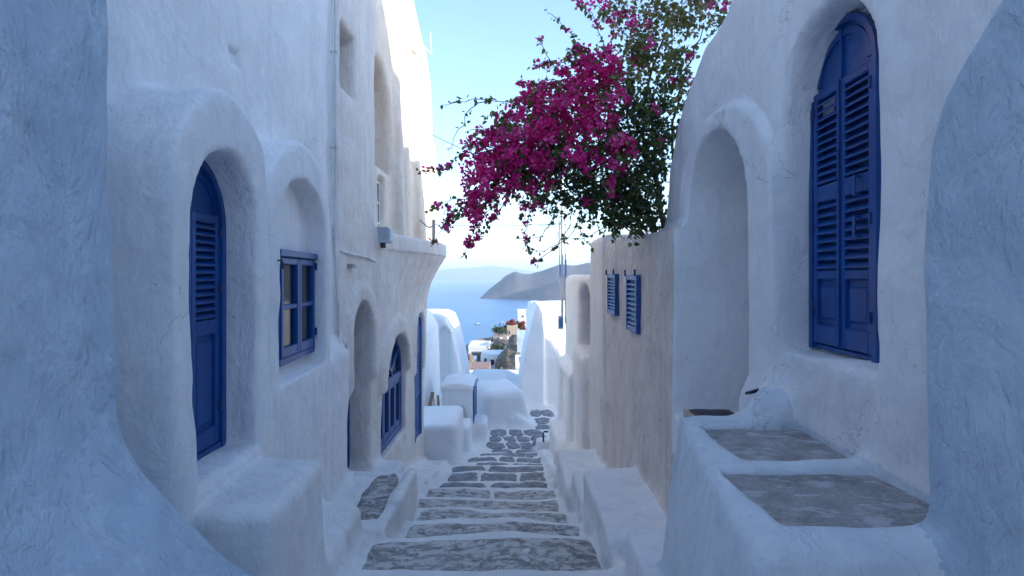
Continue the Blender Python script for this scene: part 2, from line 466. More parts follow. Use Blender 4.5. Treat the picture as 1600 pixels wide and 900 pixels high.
class Sculpt:
    def __init__(s): s.ops = []
    def add(s, prim, owner, k=0.05): s.ops.append((prim[0], prim[1][0], prim[1][1], k, 1, owner))
    def sub(s, prim, k=0.03): s.ops.append((prim[0], prim[1][0], prim[1][1], k, -1, None))
    def evaluate(s, xs, ys, zs, B=14):
        nx, ny, nz = len(xs), len(ys), len(zs)
        D = np.ones((nx, ny, nz), dtype=np.float32)
        for i in range(0, nx, B):
            x = xs[i:i + B]
            for j in range(0, ny, B):
                y = ys[j:j + B]
                cand = [o for o in s.ops if o[1][0] - 0.35 < x[-1] and o[2][0] + 0.35 > x[0] and o[1][1] - 0.35 < y[-1] and o[2][1] + 0.35 > y[0]]
                if not any(c[4] > 0 for c in cand): continue
                for k in range(0, nz, B * 2):
                    z = zs[k:k + B * 2]
                    X = None; d = None
                    for (f, lo, hi, kk, md, ow) in cand:
                        m = max(kk, 0.06) + 0.03
                        if lo[2] - m > z[-1] or hi[2] + m < z[0] or lo[0] - m > x[-1] or hi[0] + m < x[0] or lo[1] - m > y[-1] or hi[1] + m < y[0]:
                            continue
                        if md < 0 and d is None: continue
                        if X is None:
                            X, Y, Z = np.meshgrid(x, y, z, indexing='ij')
                            d = np.ones(X.shape)
                        v = f(X, Y, Z)
                        if md > 0:
                            h = np.maximum(kk - np.abs(d - v), 0) / kk
                            d = np.minimum(d, v) - h * h * kk * 0.25
                        else:
                            h = np.maximum(kk - np.abs(d + v), 0) / kk
                            d = np.maximum(d, -v) + h * h * kk * 0.25
                    if d is not None:
                        D[i:i + B, j:j + B, k:k + B * 2] = d
        D[0] = np.maximum(D[0], 0.02); D[-1] = np.maximum(D[-1], 0.02)
        D[:, 0] = np.maximum(D[:, 0], 0.02); D[:, -1] = np.maximum(D[:, -1], 0.02)
        D[:, :, 0] = np.maximum(D[:, :, 0], 0.02); D[:, :, -1] = np.maximum(D[:, :, -1], 0.02)
        return D
    def surface(s, xs, ys, zs, amps):
        D = s.evaluate(xs, ys, zs)
        In = D < 0
        c = [In[a:a + D.shape[0] - 1, b_:b_ + D.shape[1] - 1, g:g + D.shape[2] - 1] for a in (0, 1) for b_ in (0, 1) for g in (0, 1)]
        cnt = sum(q.astype(np.int8) for q in c)
        act = (cnt > 0) & (cnt < 8)
        I = np.argwhere(act)
        ids = np.full(act.shape, -1, dtype=np.int64)
        ids[act] = np.arange(len(I))
        acc = np.zeros((len(I), 3)); num = np.zeros(len(I))
        G = (xs, ys, zs)
        for ax in range(3):
            o1, o2 = [q for q in range(3) if q != ax]
            for a in (0, 1):
                for b_ in (0, 1):
                    p = I.copy(); p[:, o1] += a; p[:, o2] += b_
                    q = p.copy(); q[:, ax] += 1
                    d0 = D[p[:, 0], p[:, 1], p[:, 2]].astype(float); d1 = D[q[:, 0], q[:, 1], q[:, 2]].astype(float)
                    m = (d0 < 0) != (d1 < 0)
                    t = np.where(m, d0 / np.where(m, d0 - d1, 1), 0)
                    for c_ in range(3):
                        g0 = G[c_][p[:, c_]]; g1 = G[c_][q[:, c_]]
                        acc[:, c_] += np.where(m, g0 + (g1 - g0) * t, 0)
                    num += m
        V = acc / num[:, None]
        quads = []
        for ax in range(3):
            o1, o2 = [(1, 2), (2, 0), (0, 1)][ax]
            sl0 = [slice(None)] * 3; sl1 = [slice(None)] * 3
            sl0[ax] = slice(0, -1); sl1[ax] = slice(1, None)
            A = In[tuple(sl0)]; Bm = In[tuple(sl1)]
            E = np.argwhere(A != Bm)
            ok = (E[:, o1] > 0) & (E[:, o2] > 0) & (E[:, o1] < D.shape[o1] - 1) & (E[:, o2] < D.shape[o2] - 1)
            E = E[ok]
            ins = A[E[:, 0], E[:, 1], E[:, 2]]
            def idx(d1, d2):
                q = E.copy(); q[:, o1] -= d1; q[:, o2] -= d2
                return ids[q[:, 0], q[:, 1], q[:, 2]]
            q = np.stack([idx(1, 1), idx(0, 1), idx(0, 0), idx(1, 0)], 1)
            q[~ins] = q[~ins][:, ::-1]
            quads.append(q)
        Q = np.concatenate(quads)
        Q = Q[(Q >= 0).all(1)]
        # two light smoothing passes take out the grid
        for _ in range(1):
            S = np.zeros_like(V); C = np.zeros(len(V))
            for a in range(4):
                b_ = (a + 1) % 4
                np.add.at(S, Q[:, a], V[Q[:, b_]]); np.add.at(C, Q[:, a], 1)
            S /= np.maximum(C, 1)[:, None]
            V = np.where(C[:, None] > 0, V * 0.7 + S * 0.3, V)
        nrm = self_normals(V, Q)
        disp = sum(a * vnoise(V * np.array([1, 1, zf]), sc, sd_) for a, sc, zf, sd_ in amps)
        V = V + nrm * disp[:, None]
        nrm = self_normals(V, Q)
        cen = V[Q].mean(1)
        best = np.full(len(cen), 1e9); own = np.zeros(len(cen), dtype=int)
        names = []
        for (f, lo, hi, kk, md, ow) in s.ops:
            if md < 0: continue
            if ow not in names: names.append(ow)
            w = names.index(ow)
            mk = np.all((cen > lo - 0.4) & (cen < hi + 0.4), 1)
            ii = np.nonzero(mk)[0]
            if len(ii) == 0: continue
            v = f(cen[ii, 0], cen[ii, 1], cen[ii, 2])
            bt = v < best[ii]
            best[ii[bt]] = v[bt]; own[ii[bt]] = w
        # tidy speckle: majority vote through the vertices, twice
        for _ in range(8):
            votes = np.zeros((len(V), len(names)), dtype=np.int16)
            for a in range(4): np.add.at(votes, (Q[:, a], own), 1)
            fv = votes[Q].sum(1) if len(Q) * len(names) < 6e7 else None
            if fv is None: break
            own = fv.argmax(1)
        # small islands of a ledge or block that surface apart from it belong to the ground
        gi = names.index('stairs') if 'stairs' in names else names.index('bank')
        for w, nm in enumerate(names):
            if not (nm.startswith('led') or nm in ('mnd', 'rf', 'cone', 'terr', 'bench', 'para', 'bA', 'bB', 'bC', 'hut')): continue
            fi = np.nonzero(own == w)[0]
            if len(fi) == 0: continue
            q = Q[fi]; lab = np.arange(len(V))
            while True:
                m = lab[q].min(1); new = lab.copy()
                for a in range(4): np.minimum.at(new, q[:, a], m)
                new = new[new]
                if (new == lab).all(): break
                lab = new
            fl = lab[q[:, 0]]
            u, c_ = np.unique(fl, return_counts=True)
            big = u[c_.argmax()]
            own[fi[fl != big]] = gi
        out = {}
        for w, nm in enumerate(names):
            q = Q[own == w]
            if len(q) == 0: continue
            u, inv = np.unique(q, return_inverse=True)
            out[nm] = (V[u], inv.reshape(-1, 4), nrm[u])
        return out
def self_normals(V, Q):
    n = np.cross(V[Q[:, 2]] - V[Q[:, 0]], V[Q[:, 3]] - V[Q[:, 1]])
    acc = np.zeros_like(V)
    for a in range(4): np.add.at(acc, Q[:, a], n)
    return acc / np.maximum(np.linalg.norm(acc, axis=1), 1e-12)[:, None]
def fast_mesh(name, V, Q, nrm, mat, parent=None, **kw):
    lo = V.min(0); hi = V.max(0)
    loc = kw.pop('loc', ((lo[0] + hi[0]) / 2, (lo[1] + hi[1]) / 2, lo[2]))
    me = bpy.data.meshes.new(name)
    me.vertices.add(len(V)); me.vertices.foreach_set('co', (V - np.array(loc)).astype(np.float32).ravel())
    me.loops.add(Q.size); me.loops.foreach_set('vertex_index', Q.astype(np.int32).ravel())
    me.polygons.add(len(Q)); me.polygons.foreach_set('loop_start', np.arange(0, Q.size, Q.shape[1], dtype=np.int32))
    me.polygons.foreach_set('use_smooth', np.ones(len(Q), dtype=bool))
    me.update(calc_edges=True)
    me.validate()
    if nrm is not None:
        me.normals_split_custom_set_from_vertices(nrm.astype(np.float32).tolist())
    me.materials.append(MATS[mat])
    o = bpy.data.objects.new(name, me)
    COL.objects.link(o)
    if parent:
        o.parent = parent; o.location = Vector(loc) - wloc(parent)
    else:
        o.location = loc
    for k_, v_ in kw.items():
        if v_: o[k_] = v_
    return o

# ================================================================== the things
ground_near = {}
T = {}
T['fgl'] = thing('boundary_wall', 'blue-shadowed whitewashed wall with a flared base filling the left edge of the view', 'wall', (-1.5, 0.6, -2.6), 'whitewashed walls at the edges of the view')
T['fgr'] = thing('boundary_wall', 'blue-shadowed whitewashed wall with a sloping rounded top at the right edge of the view', 'wall', (1.5, 0.8, -2.6), 'whitewashed walls at the edges of the view')
T['L1'] = thing('white_house', 'white house on the left with a hooded louvred blue door and small four-pane blue window', 'house', (-1.9, 3.5, -2.6), 'whitewashed houses along the alley')
T['L2'] = thing('white_house', 'white house on the left with a rounded balcony over two blue arched openings', 'house', (-1.9, 7.8, -3.6), 'whitewashed houses along the alley')
T['R0'] = thing('white_house', 'white house on the right with a tall arched niche holding blue louvred shutters', 'house', (1.7, 2.5, -2.6), 'whitewashed houses along the alley')
T['R1'] = thing('plaster_house', 'rough beige-white plaster house with two tiny blue shutters below the bougainvillea', 'house', (1.5, 6.0, -3.0), 'whitewashed houses along the alley')
T['bench'] = thing('masonry_bench', 'white plaster bench with a worn flat top beneath the hooded blue door', 'bench', (-1.1, 2.85, -2.2), 'white masonry benches')
T['terr'] = thing('raised_terrace', 'thick white raised terrace with two grey screed panels at lower right', 'terrace', (1.1, 2.2, -2.2))
T['led1'] = thing('plaster_ledge', 'flat-topped white ledge beside the near steps, below the rough beige house', 'ledge', (0.95, 4.6, -2.3), 'white plaster ledges beside the steps')
T['led0'] = thing('plaster_ledge', 'low white block tucked against the left side of the raised grey-panelled terrace', 'ledge', (0.85, 3.1, -2.3), 'white plaster ledges beside the steps')
T['led2'] = thing('plaster_ledge', 'long white ledge beside the middle steps, beyond the nearer flat-topped ledge', 'ledge', (0.85, 6.6, -2.9), 'white plaster ledges beside the steps')
T['para'] = thing('plaster_parapet', 'rough cream parapet with a crumbling top edge beyond the rough beige house', 'parapet', (1.4, 8.2, -3.2))

S = Sculpt()
# ---- left foreground wall, flaring out at its base
def fgl(X, Y, Z):
    fl = 0.34 * np.clip((-0.36 - Z) / 0.56, 0, 1.6) ** 1.9
    lean = 0.03 * np.clip(Z, 0, 2)
    dx = X - (-1.203 + fl - lean)
    dy = (Y - (1.765 + fl * 0.25 - lean * .3)) * 0.98
    r = 0.055
    a, b_ = dx + r, dy + r
    return (np.sqrt(np.maximum(a, 0) ** 2 + np.maximum(b_, 0) ** 2) + np.minimum(np.maximum(a, b_), 0) - r) * 0.9
S.add((fgl, (np.array([-2.6, 0.0, -3.0]), np.array([-0.5, 2.0, 4.2]))), 'fgl', 0.02)
# ---- first left house
S.add(sd_box(FL0, 1.0, 5.6, -0.6, 0.0, -2.8, 4.3, 0.03), 'L1', 0.12)
S.add(sd_box(FL1, 3.2, 5.55, -0.6, -0.02, -3.0, -0.66, 0.12), 'L1', 0.22)
S.add(sd_arch(FL1, 2.38, 3.44, -0.6, 0.0, -3.0, 0.37, 0.93, 0.03), 'L1', 0.06)
S.add(sd_arch(FL1, 3.47, 4.86, -0.6, 0.0, -3.0, 0.38, 0.97, 0.035), 'L1', 0.05)
S.sub(sd_arch(FL1, 2.53, 3.27, -0.27, 0.5, -0.975, 0.27, 0.64, 0.02), 0.018)
S.sub(sd_arch(FL1, 3.60, 4.69, -0.14, 0.5, -0.70, 0.34, 0.70, 0.03), 0.022)
S.sub(sd_box(FL1, 3.86, 4.70, -0.5, 0.0, -0.60, 0.16, 0.01), 0.01)
S.sub(sd_box(FL0, 3.56, 3.68, -0.03, 0.2, 1.33, 1.45, 0.01), 0.02)
S.add(sd_box(FL1, 2.46, 3.26, -0.2, 0.37, -3.0, -1.045, 0.04), 'bench', 0.05)
# ---- second left house with balcony
S.add(sd_box(FL2, 5.35, 10.3, -0.55, 0.0, -4.4, 0.50, 0.04), 'L2', 0.08)
S.add(sd_box(FL2, 5.38, 6.8, -0.55, 0.0, 0.0, 4.3, 0.025), 'L2', 0.03)
# balcony: rounded slab and the corbel swelling out beneath it
def balcony(X, Y, Z):
    s, t = FL2.st(X, Y)
    # reach in plan: grows from the near corner to a rounded far end
    g = np.clip((s - 6.7) / 2.6, 0, 1); g = g * g * (3 - 2 * g)
    reach = 0.02 + 0.40 * g
    end = np.clip((s - 9.6) / 0.95, 0, 1)
    reach = reach * np.sqrt(np.maximum(1 - end ** 2, 0.0)) - 0.25 * (end >= 1)
    lo = np.clip((0.30 - Z) / 0.95, 0, 1)
    reach = reach * (1 - lo) ** 1.15 - 0.08 * lo
    lip = 0.03 * ((Z > 0.33)).astype(float)
    a = (t - reach - lip) * 0.75
    b_ = np.maximum(Z - 0.56, -0.75 - Z)
    c = np.maximum(6.72 - s, s - 10.6)
    q = np.maximum(np.maximum(b_, c), -0.4 - t)
    r = 0.05
    a2, q2 = a + r, q + r
    return np.sqrt(np.maximum(a2, 0) ** 2 + np.maximum(q2, 0) ** 2) + np.minimum(np.maximum(a2, q2), 0) - r
S.add((balcony, (np.array([-2.2, 6.6, -0.9]), np.array([-0.95, 10.7, 0.7]))), 'L2', 0.14)
S.add(sd_arch(FL2, 5.58, 6.74, -0.3, 0.055, -1.15, -0.66, -0.10, 0.04), 'L2', 0.10)
S.sub(sd_arch(FL2, 5.72, 6.55, -0.30, 0.5, -2.29, -0.68, -0.27, 0.02), 0.03)
S.add(sd_arch(FL2, 6.86, 8.82, -0.3, 0.075, -1.42, -1.30, -0.56, 0.04), 'L2', 0.07)
S.sub(sd_arch(FL2, 7.08, 8.60, -0.13, 0.5, -2.30, -1.40, -0.78, 0.02), 0.04)
S.add(sd_arch(FL2, 9.22, 10.15, -0.3, 0.04, -1.6, -0.85, -0.50, 0.03), 'L2', 0.06)
S.sub(sd_arch(FL2, 9.36, 9.98, -0.07, 0.5, -2.74, -0.86, -0.62, 0.02), 0.03)
S.sub(sd_box(FL2, 5.44, 5.93, -0.26, 0.3, 1.84, 2.47, 0.01), 0.02)
# ---- right house: main face, then the part that turns into the alley with the doorway
S.add(sd_poly(FR, [(0.2, -3), (0.2, 4.3), (2.9, 4.3), (3.1, 2.6), (3.5, 1.9), (3.6, -3)], -0.75, 0.0, 0.05), 'R0', 0.05)
S.add(sd_poly(FRB, [(3.0, -3), (3.0, 2.9), (3.3, 2.0), (3.7, 1.72), (4.05, 1.62), (4.30, 1.44), (4.58, 1.22), (4.76, 0.92), (4.86, 0.45), (4.86, -3)], -0.75, 0.0, 0.04), 'R0', 0.12)
S.add(sd_arch(FRB, 2.97, 4.34, -0.4, 0.085, -3.0, 0.50, 1.08, 0.035), 'R0', 0.035)
S.add(sd_box(FR1, 4.13, 7.15, -0.85, 0.0, -3.4, 0.365, 0.045), 'R1', 0.12)
S.add(sd_box(FR1, 6.0, 7.15, -0.75, -0.005, -0.4, 0.43, 0.06), 'R1', 0.02)
S.add(sd_box(FW, 4.02, 4.22, 1.175, 1.9, -1.3, 0.355, 0.03), 'R0', 0.02)
S.sub(sd_arch(FRB, 3.27, 4.13, -0.52, 0.7, -1.0, 0.50, 0.945, 0.03), 0.025)
S.sub(sd_arch(FR, 2.15, 2.955, -0.185, 0.5, -0.375, 0.80, 1.215, 0.03), 0.025)
S.sub(sd_box(FR, 1.98, 2.08, -0.012, 0.5, 1.02, 2.2, 0.01), 0.06)
# ---- right foreground wall
S.add(sd_poly(FW, [(0.0, -3), (0.0, 1.9), (0.9, 1.05), (1.30, 0.72), (1.44, 0.585), (1.54, 0.48), (1.60, 0.36), (1.612, 0.15), (1.60, -0.6), (1.59, -3)], 1.143, 2.1, 0.06), 'fgr', 0.02)
# ---- terrace
def terrace(X, Y, Z):
    bat = 0.12 * np.clip((-0.78 - Z), 0, 1.2)
    r = 0.07
    xl = 0.645 - bat + 0.20 * np.clip((Y - 1.6) / 1.3, 0, 1)
    a = np.maximum(xl - X, X - 1.9) * 0.95 + r
    b_ = np.maximum(1.50 - bat * 0.6 - Y, Y - 3.02) + r
    c = np.maximum(Z + 0.72, -3.0 - Z) + r
    return np.sqrt(np.maximum(a, 0) ** 2 + np.maximum(b_, 0) ** 2 + np.maximum(c, 0) ** 2) + np.minimum(np.maximum(a, np.maximum(b_, c)), 0) - r
S.add((terrace, (np.array([0.3, 1.2, -3.0]), np.array([1.9, 3.1, -0.7]))), 'terr', 0.09)
S.add(sd_poly(FW, [(2.84, -1.2), (2.84, -0.74), (2.88, -0.725), (3.02, -0.725), (3.06, -0.75), (3.06, -1.2)], 0.88, 1.35, 0.015), 'terr', 0.03)
S.add(sd_box(FW, 2.84, 3.02, 1.26, 1.50, -1.2, -0.61, 0.05), 'terr', 0.14)
S.add(sd_box(FW, 2.9, 4.6, 1.29, 1.9, -3.0, -1.02, 0.04), 'terr', 0.05)
# hood jamb foot beside the doorway
S.add(sd_poly(FRB, [(2.94, -1.2), (3.02, -0.62), (3.26, -0.64), (3.34, -0.78), (3.40, -1.02), (3.40, -1.3)], -0.3, 0.09, 0.03), 'R0', 0.10)
# inset pans of the terrace
S.sub(sd_box(FW, 2.27, 2.79, 0.93, 1.40, -0.84, -0.6, 0.01), 0.025)
S.sub(sd_box(FW, 1.66, 2.15, 0.80, 1.37, -0.84, -0.6, 0.01), 0.025)
# ---- ledges on the right of the steps
S.add(sd_box(FW, 2.75, 3.42, 0.66, 1.6, -3.2, -1.50, 0.05), 'led0', 0.05)
S.add(sd_box(FW, 3.86, 5.30, 0.655, 1.7, -3.4, -1.775, 0.06), 'led1', 0.09)
S.add(sd_box(FW, 5.2, 6.25, 0.655, 1.7, -3.6, -2.12, 0.06), 'led2', 0.10)
S.add(sd_box(FW, 6.1, 7.75, 0.60, 1.7, -3.8, -2.33, 0.06), 'led2', 0.10)
def parapet(X, Y, Z):
    xl = 1.15 - 0.02 * (Y - 7.0) + 0.02 * np.sin(Y * 5)
    r = 0.05
    a = np.maximum(xl - X, X - 1.9) + r
    b_ = np.maximum(6.95 - Y, Y - 9.75) + r
    c = np.maximum(Z + 1.50, -4.0 - Z) + r
    return np.sqrt(np.maximum(a, 0) ** 2 + np.maximum(b_, 0) ** 2 + np.maximum(c, 0) ** 2) + np.minimum(np.maximum(a, np.maximum(b_, c)), 0) - r
S.add((parapet, (np.array([0.95, 6.7, -4.0]), np.array([1.9, 9.9, -1.4]))), 'para', 0.08)

# ---- the stairway
NOSE = [(-9, 1.0), (0.6, 1.5), (2.0, 1.68), (3.62, 1.86), (4.51, 2.035), (5.16, 2.21), (5.86, 2.38), (6.60, 2.55), (7.38, 2.73), (8.10, 2.90), (9.00, 3.07), (9.77, 3.24), (10.47, 3.42), (11.40, 3.59), (12.20, 3.76)]
def stair_h(y):
    for (yy, h) in NOSE:
        if y < yy: return h
    return 3.91
def tread(y0, y1, h, k):
    def f(X, Y, Z):
        bow = 0.09 * ((X + 0.3) / 1.1) ** 2 - 0.02
        wob = 0.02 * np.sin(X * 3.1 + k * 1.7)
        yn = y1 - bow + wob
        r = 0.022
        a = np.maximum(Y - yn, y0 - Y) + r
        b_ = np.maximum(Z + h + 0.012 * np.sin(X * 2.3 + k), -h - 1.2 - Z) + r
        c = np.maximum(-1.9 - X, X - 1.3) + r
        return np.sqrt(np.maximum(a, 0) ** 2 + np.maximum(b_, 0) ** 2) + np.minimum(np.maximum(np.maximum(a, b_), c), 0) - r
    return f, (np.array([-1.9, y0, -h - 1.2]), np.array([1.3, y1 + 0.05, -h + .02]))
for k in range(2, len(NOSE)):
    S.add(tread(NOSE[k - 1][0] - 0.5, NOSE[k][0], NOSE[k][1], k), 'stairs', 0.03)
S.add(sd_box(FW, 11.8, 12.7, -1.9, 1.6, -4.6, -3.93, 0.02), 'stairs', 0.05)
# banks and curbs along the left of the steps
S.add(sd_box(FW, 1.8, 3.75, -2.0, -1.08, -3.0, -1.66, 0.08), 'stairs', 0.16)
S.add(sd_box(FW, 3.5, 4.50, -2.0, -1.16, -3.2, -1.76, 0.10), 'stairs', 0.16)
S.add(sd_box(FW, 4.45, 5.80, -2.0, -1.00, -3.2, -1.975, 0.04), 'stairs', 0.08)
S.add(sd_box(FW, 4.9, 5.80, -1.05, -0.965, -3.2, -1.93, 0.04), 'stairs', 0.05)
S.add(sd_box(FW, 5.7, 6.9, -2.0, -1.30, -3.6, -2.22, 0.05), 'stairs', 0.16)
def slopebank(x0, x1, ya, yb, up):
    def f(X, Y, Z):
        top = -(1.86 + (Y - 3.62) * 0.2215) + up
        r = 0.05
        a = np.maximum(X - x1, x0 - X) + r
        b_ = (Z - top) * 0.97 + r
        c = np.maximum(ya - Y, Y - yb) + r
        return np.sqrt(np.maximum(a, 0) ** 2 + np.maximum(b_, 0) ** 2 + np.maximum(c, 0) ** 2) + np.minimum(np.maximum(a, np.maximum(b_, c)), 0) - r
    return f, (np.array([x0, ya, -4.6]), np.array([x1, yb, -(1.86 + (ya - 3.62) * 0.2215) + up]))
S.add(slopebank(-2.0, -1.16, 5.7, 12.6, 0.03), 'stairs', 0.16)
S.add(slopebank(0.62, 1.5, 7.5, 12.8, 0.04), 'stairs', 0.16)
S.add(slopebank(0.66, 1.5, 3.3, 5.4, 0.02), 'stairs', 0.12)

xs = np.concatenate([np.arange(-2.45, 2.10, 0.021)])
ys = [0.45]
while ys[-1] < 13.2:
    y = ys[-1]; ys.append(y + min(0.05, max(0.020, 0.0062 * y)))
ys = np.array(ys)
zs = np.concatenate([np.arange(-4.4, -2.6, 0.030), np.arange(-2.6, 1.75, 0.021), np.arange(1.75, 2.8, 0.05), np.arange(2.8, 4.45, 0.1)])
AMPS = [(0.022, 0.75, 0.7, 1), (0.011, 0.27, 0.7, 2), (0.005, 0.10, 0.7, 3), (0.0016, 0.05, 1, 4)]
import time as _t
_t0 = _t.time()
near = S.surface(xs, ys, zs, AMPS)
print('near sculpt', _t.time() - _t0, {k: len(v[0]) for k, v in near.items()})
W_MAT = {'bench': 'floor_whitewash', 'L2': 'pink_whitewash', 'fgl': 'shade_blue_whitewash', 'fgr': 'shade_blue_whitewash', 'R1': 'rough_plaster', 'para': 'rough_plaster', 'stairs': 'floor_whitewash', 'terr': 'cool_whitewash'}
W_NAME = {'bench': 'seat_block', 'terr': 'terrace_block', 'led0': 'ledge_block', 'led1': 'ledge_block', 'led2': 'ledge_block', 'para': 'parapet_block'}
stairway = None
for k_, (V, Q, n_) in near.items():
    if k_ == 'stairs':
        stairway = fast_mesh('stairway', V, Q, n_, 'floor_whitewash', kind='structure')
    else:
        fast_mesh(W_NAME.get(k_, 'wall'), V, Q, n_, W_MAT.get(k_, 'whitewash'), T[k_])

# unseen walls added behind the viewpoint to dim the camera-facing faces
bk = thing('white_house', 'unseen white walls added behind the viewpoint to cut the light from behind', 'house', (0, -3.5, -1.6))
mb = MB(); mb.box(-3.2, 3.2, -3.2, -2.4, -2.2, 1.2); mb.box(-3.2, -1.3, -2.4, 0.46, -2.2, 4.2); mb.box(1.45, 3.2, -2.4, 0.46, -2.2, 4.0)
mb.build('wall', 'whitewash', bk)
mb = MB(); mb.box(-1.4, 1.5, -3.5, 0.7, -2.2, -1.6)
mb.build('upper_landing', 'floor_whitewash', None, kind='structure')

# ================================================================== farther down the alley
T['C'] = thing('white_house', 'tall sunlit white house with curving buttresses above the balcony on the left', 'house', (-2.3, 10.0, 0.3), 'whitewashed houses along the alley')
T['D'] = thing('white_house', 'low white house with a sloping vaulted roof behind the left end of the steps', 'house', (-2.6, 14.0, -3.9), 'whitewashed houses along the alley')
T['E'] = thing('vaulted_house', 'small white vaulted house seen against the sea, behind the hut with the blue door', 'house', (-2.4, 18.0, -4.5), 'whitewashed houses along the alley')
T['hut'] = thing('white_hut', 'small box-like white hut with a blue side door at the foot of the steps', 'hut', (-1.3, 14.0, -3.9))
T['bA'] = thing('masonry_bench', 'large rounded white block at the left of the lower steps', 'bench', (-1.3, 11.0, -3.6), 'white masonry benches')
T['bB'] = thing('masonry_bench', 'middle-sized white block directly in front of the small white hut', 'bench', (-1.1, 12.9, -3.9), 'white masonry benches')
T['bC'] = thing('masonry_bench', 'low white block against the blue-door side of the small white hut', 'bench', (-0.75, 13.9, -3.9), 'white masonry benches')
T['mnd'] = thing('plaster_vault', 'smooth rounded white vault rising straight from the dark paving stones', 'roof', (-0.3, 15.6, -3.9), 'smooth white roofs at the foot of the alley')
T['rf'] = thing('plaster_vault', 'broad low white roof directly behind the smooth rounded vault', 'roof', (0.0, 19.0, -5), 'smooth white roofs at the foot of the alley')
T['cone'] = thing('plaster_buttress', 'small white sloping buttress at the right of the rounded vault', 'buttress', (0.4, 14.9, -3.9))
T['F'] = thing('vaulted_house', 'tall white vaulted house with battered sides at the right, half in sun', 'house', (1.2, 19.0, -4.2), 'whitewashed houses along the alley')
T['R2'] = thing('white_house', 'cream-lit white house with an arched doorway niche beyond the rough beige house', 'house', (1.6, 10.5, -3.5), 'whitewashed houses along the alley')
G = Sculpt()
G.add(sd_poly(FC, [(6.75, 0.2), (6.75, 6.2), (9.0, 6.2), (10.4, 5.35), (11.4, 5.1), (12.3, 4.9), (12.9, 4.5), (13.25, 3.9), (13.4, 3.2), (13.42, 0.2)], -1.2, 0.0, 0.08), 'C', 0.05)
def fin(s0, ztop, w, reach, lean):
    def f(X, Y, Z):
        s, t = FC.st(X, Y)
        k = np.clip((ztop - Z) / (ztop - 0.4), 0, 1.1)
        hw = w * (0.35 + 0.65 * k)
        c = s0 + lean * (1 - k)
        a = np.abs(s - c) - hw
        b_ = t - reach * (0.2 + 0.8 * k ** 1.3)
        d = np.maximum(a, b_)
        r = 0.06
        a2, b2 = a + r, b_ + r
        d = np.sqrt(np.maximum(a2, 0) ** 2 + np.maximum(b2, 0) ** 2) + np.minimum(np.maximum(a2, b2), 0) - r
        return np.maximum(np.maximum(d, np.maximum(Z - ztop, 0.2 - Z)), -t - 0.4) * 0.9
    return f, (np.array([-2.3, s0 - w - abs(lean) - .1, 0.2]), np.array([-1.85 + reach + 0.1, s0 + w + abs(lean) + .1, ztop]))
G.add(fin(8.85, 4.2, 0.15, 0.22, 0.15), 'C', 0.10)
G.add(fin(9.6, 5.3, 0.18, 0.16, -0.1), 'C', 0.08)
G.add(fin(10.7, 4.6, 0.20, 0.24, -0.1), 'C', 0.10)
G.add(sd_box(FC, 11.4, 13.4, -0.3, 0.06, 0.2, 3.1, 0.06), 'C', 0.04)
G.sub(sd_arch(FC, 7.4, 8.65, -0.28, 0.4, 1.55, 2.3, 3.05, 0.03), 0.06)
G.sub(sd_box(FC, 7.85, 8.25, -0.14, 0.4, 0.72, 1.38, 0.01), 0.02)
G.sub(sd_box(FC, 12.7, 13.05, -0.10, 0.4, 0.62, 1.45, 0.01), 0.02)
# low house D (sloping shoulder) and vault E
G.add(sd_poly(FW, [(-4.2, -5), (-4.2, -0.6), (-2.9, -0.75), (-2.35, -0.95), (-2.1, -1.35), (-2.05, -2.2), (-2.02, -5)], 12.0, 16.2, 0.12, axis='s'), 'D', 0.05)
G.add(sd_poly(FW, [(-4.6, -5.5), (-4.6, -1.15), (-2.25, -1.15), (-2.0, -1.25), (-1.78, -1.75), (-1.6, -2.5), (-1.5, -3.0), (-1.48, -5.5)], 17.0, 20.0, 0.08, axis='s'), 'E', 0.05)
G.sub(sd_arch(FW, -2.22, -1.82, 16.5, 17.2, -3.2, -1.9, -1.5, 0.02, axis='s'), 0.04)
# hut: box with a slightly domed lid, tap niche
G.add(sd_box(FW, 13.4, 14.7, -1.68, -0.92, -4.5, -2.60, 0.06), 'hut', 0.05)
G.add(sd_arch(FW, -1.70, -0.90, 13.36, 14.75, -2.68, -2.62, -2.50, 0.03, axis='s'), 'hut', 0.05)
G.sub(sd_arch(FW, -1.36, -1.10, 13.2, 13.50, -3.42, -3.24, -3.06, 0.02, axis='s'), 0.03)
G.add(sd_box(FW, 10.25, 12.0, -2.0, -1.02, -4.5, -2.70, 0.10), 'bA', 0.05)
G.add(sd_box(FW, 12.35, 13.25, -1.9, -0.93, -4.6, -3.27, 0.10), 'bB', 0.05)
G.add(sd_box(FW, 13.45, 14.35, -0.93, -0.60, -4.6, -3.44, 0.10), 'bC', 0.06)
# smooth vaults at the foot of the steps
def vault1(X, Y, Z):
    c, s_ = math.cos(R(-14)), math.sin(R(-14))
    x = (X + 0.30) * c - (Y - 15.75) * s_; y = (X + 0.30) * s_ + (Y - 15.75) * c
    a = np.abs(x) - 0.66 + 0.22 * np.clip(Z + 3.9, 0, 1.1) * (x > 0); b_ = np.abs(y) - 0.9; z = Z + 2.98 + 0.22 * np.clip(-x, -0.3, 0.8) * 0.3
    r = 0.22
    a, b_, z = a + r, b_ + r, z + r
    return np.sqrt(np.maximum(a, 0) ** 2 + np.maximum(b_, 0) ** 2 + np.maximum(z, 0) ** 2) + np.minimum(np.maximum(a, np.maximum(b_, z)), 0) - r
G.add((vault1, (np.array([-1.4, 14.4, -5]), np.array([0.9, 17.1, -2.8]))), 'mnd', 0.05)
G.add(sd_poly(FW, [(-1.35, -6), (-1.35, -3.25), (-0.2, -3.28), (0.15, -3.45), (0.75, -3.95), (1.2, -4.6), (1.2, -6)], 17.2, 20.2, 0.10, axis='s'), 'rf', 0.05)
